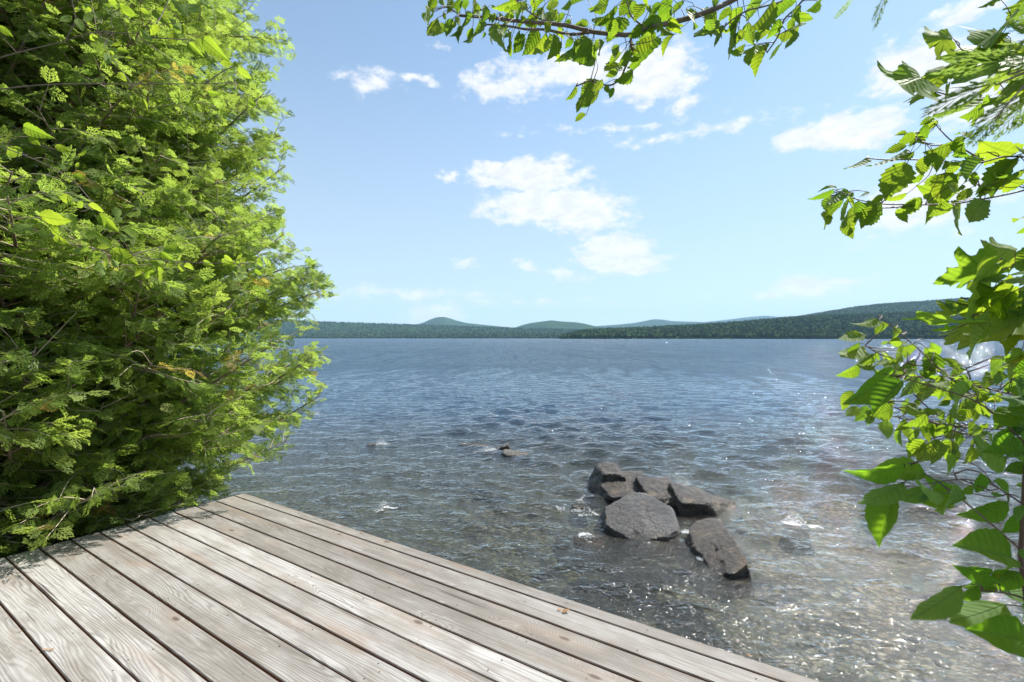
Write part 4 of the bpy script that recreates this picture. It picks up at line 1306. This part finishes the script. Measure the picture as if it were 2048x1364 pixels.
# --- young leaves in front of the cedar, left
Ll = fr(0, 0, .3418, [
    (420, 90, 350, 130, .5), (450, 100, 480, 190, .5), (540, 80, 480, 120, .5), (700, 40, 795, 95, .5), (820, 50, 875, 82, .5), (905, 55, 985, 135, .5), (1000, -10, 1090, 120, .5), (1083, 18, 1172, 112, .45),
    (820, 170, 895, 255, .5), (935, 150, 865, 200, .5), (1000, 140, 1085, 192, .5), (1022, 180, 1010, 255, .5), (1105, 255, 1185, 332, .5), (1148, 218, 1205, 322, .5), (1190, 225, 1272, 315, .5),
    (548, 200, 690, 270, .42), (620, 222, 600, 285, .5), (635, 288, 712, 312, .5), (675, 318, 778, 392, .4), (690, 420, 752, 482, .5), (1288, 360, 1362, 388, .4), (1370, 358, 1392, 392, .5),
    (1385, 405, 1482, 455, .45), (1388, 500, 1432, 542, .5), (1215, 540, 1285, 552, .5), (1450, 588, 1502, 622, .5), (-10, 150, 62, 212, .5), (-15, 850, 62, 872, .5), (35, 905, 152, 880, .5),
    (135, 738, 242, 792, .5), (320, 850, 412, 892, .5), (168, 800, 232, 855, .5), (350, 958, 392, 1005, .5), (428, 1020, 502, 1055, .5), (335, 1150, 475, 1182, .45), (-10, 1208, 122, 1242, .5),
    (450, 1212, 502, 1178, .5), (515, 1200, 622, 1232, .4), (578, 1248, 652, 1335, .5), (228, 1260, 382, 1302, .45), (838, 578, 862, 642, .5), (760, 60, 720, 110, .5), (600, 20, 660, 60, .5), (480, 20, 540, 60, .5)]) + \
    fr(0, 440, .3418, [(88, 20, 202, 92, .5), (215, 70, 312, 92, .5), (308, 98, 402, 142, .5), (340, 0, 382, 62, .4), (428, 180, 545, 170, .4), (498, 80, 582, 82, .4), (568, 98, 652, 142, .5),
                     (518, 188, 602, 212, .4), (570, 220, 558, 292, .4), (588, 258, 602, 335, .5), (648, 168, 785, 262, .5), (658, 228, 692, 285, .5), (698, 78, 742, 132, .5), (738, 48, 802, 92, .4),
                     (780, 98, 770, 152, .5), (822, 278, 798, 335, .5), (868, 268, 872, 362, .5), (928, 268, 952, 372, .3), (878, 238, 932, 262, .5), (938, 188, 1002, 242, .5), (958, 165, 1062, 182, .4),
                     (1038, 258, 1102, 302, .5), (1188, 240, 1242, 272, .5), (1308, 210, 1372, 232, .4), (1350, 238, 1382, 302, .5), (1492, 250, 1445, 292, .5), (1498, 248, 1555, 262, .5), (1488, 288, 1535, 325, .4), (1400, 268, 1422, 315, .5)])
TWL = [fr(0, 0, .3418, [(-260, 420), (60, 320), (380, 240), (460, 210), (600, 185), (800, 195), (910, 150), (1170, 120)]),
       fr(0, 0, .3418, [(-260, 560), (200, 500), (600, 490), (800, 490), (1200, 490), (1380, 480)]),
       fr(0, 0, .3418, [(-260, 780), (40, 870), (260, 960), (430, 1060), (560, 1210)]),
       fr(0, 440, .3418, [(-260, -60), (60, 20), (300, 90), (450, 150), (700, 190), (900, 230), (1150, 250), (1490, 255)]),
       fr(0, 0, .3418, [(380, 240), (440, 120), (420, 0), (430, -80)]),
       fr(0, 0, .3418, [(800, 195), (900, 220), (1060, 230), (1180, 240)]),
       fr(0, 0, .3418, [(910, 150), (960, 60), (1000, -30)]),
       fr(0, 0, .3418, [(1200, 490), (1300, 420), (1390, 380)])]
lb = (-3.6, 1.9, .35)
ls = empty('hornbeam_sapling', lb, 'sapling with thin twigs of pale yellow green leaves hanging in front of the cedar', 'sapling')
sapling_trunk(ls, lb, [(-3.5, 2.1, 1.3), (-3.4, 2.3, 2.4), (-3.35, 2.3, 3.6)], [U(*TWL[k][0], 2.5) for k in (0, 1, 2, 3)], .025, M_BARK)
leafy(ls, Ll, TWL, 'young', 2.5, 6, .0034, .03, M_BARK, more=.7, beyond=60)


# ----------------------------------------------------------------- cedar
def spray_proto(seed, pairs=7, wid=.075, second=True):
    """flat spray of scale-leaved branchlets, unit length along +x in the xy plane"""
    rng = np.random.default_rng(seed)
    V, F4 = [], []

    def strip(p0, p1, w0, w1, z0=0., z1=0.):
        p0, p1 = np.array(p0), np.array(p1)
        dv = p1 - p0
        nrm = np.array([-dv[1], dv[0]]) / (np.linalg.norm(dv) + 1e-9)
        mid = p0 * .45 + p1 * .55
        b = len(V)
        V.extend([(*(p0 - nrm * w0 * .5), z0), (*(mid - nrm * w0), (z0 + z1) / 2), (*p1, z1), (*(mid + nrm * w0), (z0 + z1) / 2)])
        F4.append((b, b + 1, b + 2, b + 3))

    strip((0, 0), (1, 0), wid * .35, wid * .3, 0, -.1)
    for i in range(pairs):
        s = .10 + .78 * i / (pairs - 1)
        for sgn in (-1, 1):
            ln = (.50 * (1 - s) ** .7 + .12) * rng.uniform(.8, 1.2)
            a = math.radians(rng.uniform(34, 52)) * sgn
            z0 = -.1 * s * s
            p0 = (s, 0)
            p1 = (s + ln * math.cos(a), ln * math.sin(a))
            zt = z0 + rng.uniform(-.09, .05)
            strip(p0, p1, wid * .5, .01, z0, zt)
            if second and ln > .22:
                for q, sg2 in ((.4, -sgn), (.55, sgn), (.75, -sgn)):
                    b0 = (p0[0] + (p1[0] - p0[0]) * q, p0[1] + (p1[1] - p0[1]) * q)
                    a2 = a + math.radians(38) * sg2
                    l2_ = ln * .36
                    strip(b0, (b0[0] + l2_ * math.cos(a2), b0[1] + l2_ * math.sin(a2)), wid * .42, .01, z0 + (zt - z0) * q, zt + rng.uniform(-.04, .03))
    return np.array(V, float), np.array(F4)


def norm(v):
    return v / (np.linalg.norm(v) + 1e-12)


TX, TY = -5.05, 4.7
OUT = [(-400, 430), (-150, 520), (0, 545), (90, 590), (150, 570), (210, 560), (290, 572), (400, 556), (450, 548), (500, 610), (560, 660), (600, 668), (650, 650), (720, 640), (800, 632), (850, 612), (880, 600), (930, 545), (960, 490), (1000, 420), (1060, 330)]
OY, OX = [o[0] for o in OUT], [o[1] for o in OUT]


def crown_R(z):
    py = HZ + (CAMZ - z) / 5.6 * F
    ux = (np.interp(py, OY, OX) - 1024) / F
    return abs(TX - ux * TY) / math.sqrt(1 + ux * ux)


rc = np.random.default_rng(77)
cd = empty('cedar_tree', (TX, TY, .25), 'big cedar with dense lacy green foliage leaning over the water beside the deck', 'tree')
tp = resample(np.array([(TX, TY, .1), (TX + .05, TY, 2), (TX - .05, TY + .1, 5), (TX, TY, 8.6)]), 24)
Vt, F3, F4 = tube(tp, .17, .04, 12, .03)
obj('trunk', mesh_np('trunk', Vt, [F3, F4], M_CBARK), cd)

twacc = Acc()
sprays = []     # base, axis, side, length, tint
camp = np.array([0, 0, CAMZ])


def keep_pt(p):
    if p[2] < .06: return False
    if p[1] < .6: return True
    px = p[0] / p[1] * F + 1024
    py = HZ + (CAMZ - p[2]) / p[1] * F
    lim = np.interp(py, OY, OX) + 14 + 10 * math.sin(py * .09) + 8 * math.sin(py * .23)
    if px > lim: return False
    if px < 500 and py > 984 + (490 - px) * .2653: return False
    return True


NL = 372
for i in range(NL + 190):
    back = 232 <= i < 262
    low = 160 <= i < 232 or NL <= i < NL + 50
    fill = 262 <= i < NL
    z0 = .15 + 7.0 * ((i % 160) + rc.random()) / 160 if not back else rc.uniform(.5, 7.5)
    if low: z0 = rc.uniform(.15, 2.6)
    azd = math.radians(rc.uniform(-135, 78)) if not back else math.radians(rc.uniform(80, 225))
    if fill: z0, azd = rc.uniform(.8, 7.3), math.radians(rc.uniform(-125, 5))
    shell, edge_ = NL + 50 <= i < NL + 115, NL + 115 <= i < NL + 150
    pocket = i >= NL + 150
    if low: azd = math.radians(rc.uniform(-112, -8))
    if shell: azd = math.radians(rc.uniform(-125, -15)); z0 = rc.uniform(.5, 5.6)
    if pocket: azd = math.radians(rc.uniform(-112, -28)); z0 = rc.uniform(.6, 2.3)
    if edge_: azd = math.radians(rc.uniform(-38, 18)); z0 = rc.uniform(.7, 4.6)
    zt = z0 + rc.uniform(-.05, .75) - .1
    if low: zt = z0 * .85 + rc.uniform(-.15, .35)
    if NL <= i < NL + 50: z0 = rc.uniform(.3, 1.2); zt = max(.25, z0 * .6)
    R = crown_R(zt) if -.1 < zt < 6.6 else crown_R(6.0) * .85
    facing = math.cos(azd - math.radians(-43))
    R *= (1 - .06 * max(0, facing) ** 2)
    R *= rc.uniform(.86, 1.06) if rc.random() < .8 else rc.uniform(.5, .8)
    dirv = np.array([math.cos(azd), math.sin(azd), 0])
    k = int(np.argmin(abs(tp[:, 2] - z0)))
    b0 = tp[k]
    if fill: R *= rc.uniform(.6, 1.0)
    if shell or edge_ or pocket: R = crown_R(zt) * rc.uniform(.93, 1.07)
    side = np.array([-dirv[1], dirv[0], 0]) * rc.normal(0, .10) * R
    sag = rc.uniform(.04, .16) * R
    P = np.array([b0, b0 + dirv * R * .3 + np.array([0, 0, (zt - z0) * .15 - sag * .8]) + side * .4,
                  b0 + dirv * R * .65 + np.array([0, 0, (zt - z0) * .45 - sag]) + side, b0 + dirv * R + np.array([0, 0, zt - z0])])
    Q = resample(P, 22)
    L = R
    if L < .5: continue
    # cut the limb where it would leave the crown
    kk = [keep_pt(q) for q in Q]
    if not all(kk):
        j = kk.index(False)
        if j < 8: continue
        Q = Q[:j]
    Vt, F3, F4 = tube(Q, .010 + .0085 * L, .004, 6, .05)
    obj('limb', mesh_np('limb', Vt, [F3, F4], M_CBARK), cd)
    T = np.gradient(Q, axis=0)
    nt = int(L * (13 if not back else 7))
    for j in range(nt):
        s = .22 + .78 * (j + rc.random()) / nt
        q = s * (len(Q) - 1)
        a = int(min(q, len(Q) - 2)); f = q - a
        p = Q[a] * (1 - f) + Q[a + 1] * f
        tg = norm(T[a])
        sd = norm(np.cross(tg, np.array([0, 0, 1.0])))
        sg = 1 if j % 2 else -1
        ang = math.radians(rc.uniform(28, 68))
        tl = (.60 * (1 - .62 * s) + .10) * rc.uniform(.6, 1.25)
        dv = norm(tg * math.cos(ang) + sd * sg * math.sin(ang) + np.array([0, 0, rc.normal(.05, .30)]))
        e = p + dv * tl + np.array([0, 0, rc.uniform(-.10, .06)])
        if not keep_pt(e):
            e = p + dv * tl * .4
            if not keep_pt(e): continue
            tl *= .4
        m_ = (p + e) / 2 + np.array([0, 0, rc.uniform(-.03, .05)])
        TQ = resample(np.array([p, m_, e]), 5)
        Vt, F3, F4 = tube(TQ, .0042, .0016, 4)
        twacc.add(Vt, None, F4)
        ns = max(3, int(tl / .040))
        base_t = np.clip(rc.normal(.42, .16), .05, .9)
        if rc.random() < .012: base_t = .99
        for c in range(ns + 1):
            u = .12 + .88 * c / ns
            q = u * 4; a = int(min(q, 3)); f = q - a
            b = TQ[a] * (1 - f) + TQ[a + 1] * f
            td = norm(TQ[a + 1] - TQ[a])
            s2 = norm(np.cross(td, np.array([0, 0, 1.0])) + rc.normal(0, .15, 3))
            an = math.radians(rc.uniform(25, 60)) * (1 if c % 2 else -1) * (0.25 if c == ns else 1)
            ax = norm(td * math.cos(an) + s2 * math.sin(an) + np.array([0, 0, rc.normal(-.24, .32)]))
            up = norm(np.array([0, 0, 1.0]) + rc.normal(0, .75, 3))
            sl_ = norm(np.cross(up, ax))
            ln = rc.uniform(.065, .118) * (1.1 if u > .6 else .95)
            if keep_pt(b + ax * ln):
                sprays.append((b, ax, sl_, ln, min(max(base_t + rc.normal(0, .09) + .12 * u, 0), 1) if base_t < .95 else .99))

PR = [spray_proto(s, pairs=5, wid=.095) for s in range(5)]
NS = len(sprays)
Bs = np.array([s[0] for s in sprays]); Ax = np.array([s[1] for s in sprays]); Sd = np.array([s[2] for s in sprays])
Ln = np.array([s[3] for s in sprays]); Ti = np.array([s[4] for s in sprays])
pick = rc.integers(0, 5, NS)
Nn = np.cross(Ax, Sd)
rots = np.array([Matrix(((x[0], y[0], z[0]), (x[1], y[1], z[1]), (x[2], y[2], z[2]))).to_euler()[:] for x, y, z in zip(Ax, Sd, Nn)])
cf = bpy.data.meshes.new('foliage')
cf.vertices.add(NS)
cf.vertices.foreach_set('co', Bs.astype(np.float32).ravel())
for nm, ty, arr in (('rot', 'FLOAT_VECTOR', rots), ('size', 'FLOAT', Ln), ('tint', 'FLOAT', Ti), ('pick', 'INT', pick)):
    at = cf.attributes.new(nm, ty, 'POINT')
    at.data.foreach_set('vector' if ty == 'FLOAT_VECTOR' else 'value', np.ascontiguousarray(arr, dtype=np.int32 if ty == 'INT' else np.float32).ravel())
cf.materials.append(M_CEDARI)
ng = bpy.data.node_groups.new('sprays_on_twigs', 'GeometryNodeTree')
ng.interface.new_socket('Geometry', in_out='INPUT', socket_type='NodeSocketGeometry')
ng.interface.new_socket('Geometry', in_out='OUTPUT', socket_type='NodeSocketGeometry')
gi, go = ng.nodes.new('NodeGroupInput'), ng.nodes.new('NodeGroupOutput')
m2p = ng.nodes.new('GeometryNodeMeshToPoints')
ng.links.new(gi.outputs[0], m2p.inputs[0])


def named(nm, ty):
    nd = ng.nodes.new('GeometryNodeInputNamedAttribute')
    nd.data_type = ty
    nd.inputs[0].default_value = nm
    return nd.outputs[0]


g2i = ng.nodes.new('GeometryNodeGeometryToInstance')
spray_objs = []
for k in range(5):
    V0, F0 = PR[k]
    so_ = bpy.data.objects.new('spray', mesh_np('spray', V0, F0, M_CEDARI, False))
    oi_ = ng.nodes.new('GeometryNodeObjectInfo')
    oi_.inputs['Object'].default_value = so_
    oi_.inputs['As Instance'].default_value = True
    spray_objs.append(oi_)
for oi_ in spray_objs[::-1]:
    ng.links.new(oi_.outputs['Geometry'], g2i.inputs[0])
iop = ng.nodes.new('GeometryNodeInstanceOnPoints')
ng.links.new(m2p.outputs[0], iop.inputs['Points'])
ng.links.new(g2i.outputs[0], iop.inputs['Instance'])
iop.inputs['Pick Instance'].default_value = True
ng.links.new(named('pick', 'INT'), iop.inputs['Instance Index'])
e2r = ng.nodes.new('FunctionNodeEulerToRotation')
ng.links.new(named('rot', 'FLOAT_VECTOR'), e2r.inputs[0])
ng.links.new(e2r.outputs[0], iop.inputs['Rotation'])
ng.links.new(named('size', 'FLOAT'), iop.inputs['Scale'])
ng.links.new(iop.outputs[0], go.inputs[0])
fo = obj('foliage', cf, cd)
md = fo.modifiers.new('sprays', 'NODES')
md.node_group = ng
tag(fo, kind='stuff')
tag(obj('twigs', twacc.build('twigs', M_CTWIG), cd), kind='stuff')

# --- near cedar branch hanging in at the upper right
FRP = [spray_proto(50 + s, pairs=9, wid=.055) for s in range(4)]
FRM = []
for s, (V0, F0) in enumerate(FRP):
    me = mesh_np('frond', V0 * np.array([1, 1, 1]), F0, M_CEDAR, False, {'tint': np.full(len(V0), .0 + .03 * s)})
    FRM.append(me)
FR = fr(1650, 0, .2199, [(2080, 520, 1180, 600, .35), (1700, 660, 920, 1040, .28), (1580, 760, 1010, 1060, .25), (2000, 760, 1300, 1195, .3), (1560, 1060, 1325, 1350, .5), (1900, 870, 1560, 1225, .4), (1850, 950, 1720, 1175, .4),
                        (2080, 200, 1600, 240, .4), (2060, 620, 1420, 760, .3), (2100, 330, 1700, 420, .4), (300, -60, 88, 168, .28), (580, -120, 440, 213, .2), (2000, 640, 1540, 880, .3), (1950, 80, 1780, 160, .5)])
cbb = (2.6, -.6, .35)
cb = empty('cedar_sapling', cbb, 'near cedar with soft flat green fronds hanging across the lobed maple leaves', 'tree')
NEARD = .52
Pt = resample(np.array([cbb, (2.3, -.4, 1.4), (2.0, -.3, 2.6), (1.9, -.3, 3.4)]), 14)
Vt, F3, F4 = tube(Pt, .06, .02, 8, .03)
obj('trunk', mesh_np('trunk', Vt, [F3, F4], M_CBARK), cb)
hub = [U(2200, 110, NEARD), U(2180, 150, NEARD), U(2150, 190, NEARD)]
brP = resample(np.array([Pt[8], (1.3, .1, 2.4), hub[0], U(2085, 130, NEARD)]), 14)
Vt, F3, F4 = tube(brP, .012, .002, 6)
obj('branch', mesh_np('branch', Vt, [F3, F4], M_CBARK), cb)
br2 = resample(np.array([Pt[10], (1.2, .2, 2.9), U(1900, -260, NEARD), U(1770, -25, NEARD)]), 14)
Vt, F3, F4 = tube(br2, .009, .0015, 6)
obj('branch', mesh_np('branch', Vt, [F3, F4], M_CBARK), cb)
br3 = resample(np.array([br2[8], U(1790, -130, NEARD), U(1714, -12, NEARD)]), 8)
Vt, F3, F4 = tube(br3, .003, .0015, 6)
obj('branch', mesh_np('branch', Vt, [F3, F4], M_CBARK), cb)
BP = np.vstack([brP, br2, br3])
rq = np.random.default_rng(9)
petc = Acc()
for i, (x0, y0, x1, y1, wv) in enumerate(FR):
    dB = NEARD * rq.uniform(.94, 1.06)
    Bp = U(x0, y0, dB)
    Tp = U(x1, y1, dB + rq.uniform(-.03, .05))
    a = Tp - Bp
    L = np.linalg.norm(a); a = a / L
    vd = norm(camp - Bp)
    n0 = norm(vd - a * (vd @ a))
    s0 = np.cross(n0, a)
    ph = rq.uniform(-.5, .5)
    nn = n0 * math.cos(ph) + s0 * math.sin(ph)
    sd = np.cross(nn, a)
    wsc = L * wv * 1.05
    M = Matrix(((a[0] * L, sd[0] * wsc, nn[0] * L, Bp[0]), (a[1] * L, sd[1] * wsc, nn[1] * L, Bp[1]), (a[2] * L, sd[2] * wsc, nn[2] * L, Bp[2]), (0, 0, 0, 1)))
    obj('frond', FRM[i % 4], cb, M=M)
    k = int(np.argmin(np.linalg.norm(BP - Bp, axis=1)))
    Vt, F3, F4 = tube(resample(np.array([BP[k], (BP[k] + Bp) / 2, Bp + a * L * .05]), 5), .0016, .001, 4)
    petc.add(Vt, F3, F4)
tag(obj('stalks', petc.build('stalks', M_CBARK), cb), kind='stuff')


# ----------------------------------------------------------------- litter on the deck and bank
def dry(px, py, size, label, seed, n=3):
    c = W(px, py, DECKZ + .002)
    rng = np.random.default_rng(seed)
    acc = Acc()
    for _ in range(n):
        a = rng.uniform(0, 6.28)
        V0, F0 = spray_proto(seed + _, pairs=4, wid=.16, second=False)
        V = V0 * size * rng.uniform(.7, 1.1)
        z = np.abs(V[:, 2]) * .5 + rng.uniform(.1, .35) * V[:, 0] + .0015
        ca, sa = math.cos(a), math.sin(a)
        acc.add(np.stack([V[:, 0] * ca - V[:, 1] * sa, V[:, 0] * sa + V[:, 1] * ca, z], -1), None, F0)
    o = obj('dry_sprig', acc.build('dry_sprig', M_DRY, False), loc=tuple(c))
    tag(o, label, 'dead sprig', 'dead bits lying on the deck')


dry(1122, 1223, .035, 'curled dry brown cedar sprig on the second board of the deck', 60, 3)
dry(727, 1065, .020, 'tiny brown dry sprig at the outer edge of the deck, toward its corner', 63, 2)
dry(100, 1298, .026, 'dry orange sprig on the wide board nearest the left bottom of the deck', 66, 2)
dry(1500, 1310, .022, 'dry brown sprig beside the outermost gap, at the near end of the deck', 69, 2)
dry(700, 1098, .014, 'tiny dark brown speck of dead sprig on the second outermost board', 72, 2)

bits = Acc()
rb = np.random.default_rng(17)
for _ in range(90):
    pp = CORNER + PD * rb.uniform(.05, 4.2) + QD * rb.uniform(.02, 2.6)
    a, l = rb.uniform(0, 6.28), rb.uniform(.004, .013)
    dx, dy = math.cos(a) * l, math.sin(a) * l
    Vt, F3, F4 = tube(np.array([(pp[0], pp[1], DECKZ + .003), (pp[0] + dx / 2, pp[1] + dy / 2, DECKZ + .004), (pp[0] + dx, pp[1] + dy, DECKZ + .003)]), rb.uniform(.0008, .0022), .0006, 4)
    bits.add(Vt, F3, F4)
tag(obj('deck_litter', bits.build('deck_litter', M_DRY, False)), 'tiny brown crumbs of dead cedar scattered over the deck boards', kind='stuff')

lit = Acc()
rl = np.random.default_rng(91)
k = 0
while k < 1500:
    x, y = rl.uniform(-7.5, -2.4), rl.uniform(2.2, 7.5)
    if shore_dist(np.array(x), np.array(y)) < .05: continue
    z = float(ground_z(np.array(x), np.array(y)))
    a, l = rl.uniform(0, 6.28), rl.uniform(.03, .16)
    dx, dy = math.cos(a) * l, math.sin(a) * l
    Vt, F3, F4 = tube(np.array([(x, y, z + .006), (x + dx / 2, y + dy / 2, z + .015 + rl.uniform(0, .03)), (x + dx, y + dy, z + rl.uniform(.0, .05))]), .0025, .0012, 3)
    lit.add(Vt, F3, F4)
    k += 1
tag(obj('litter', lit.build('litter', M_DRY, False)), 'dry twigs littering the bank under the cedar', kind='stuff')
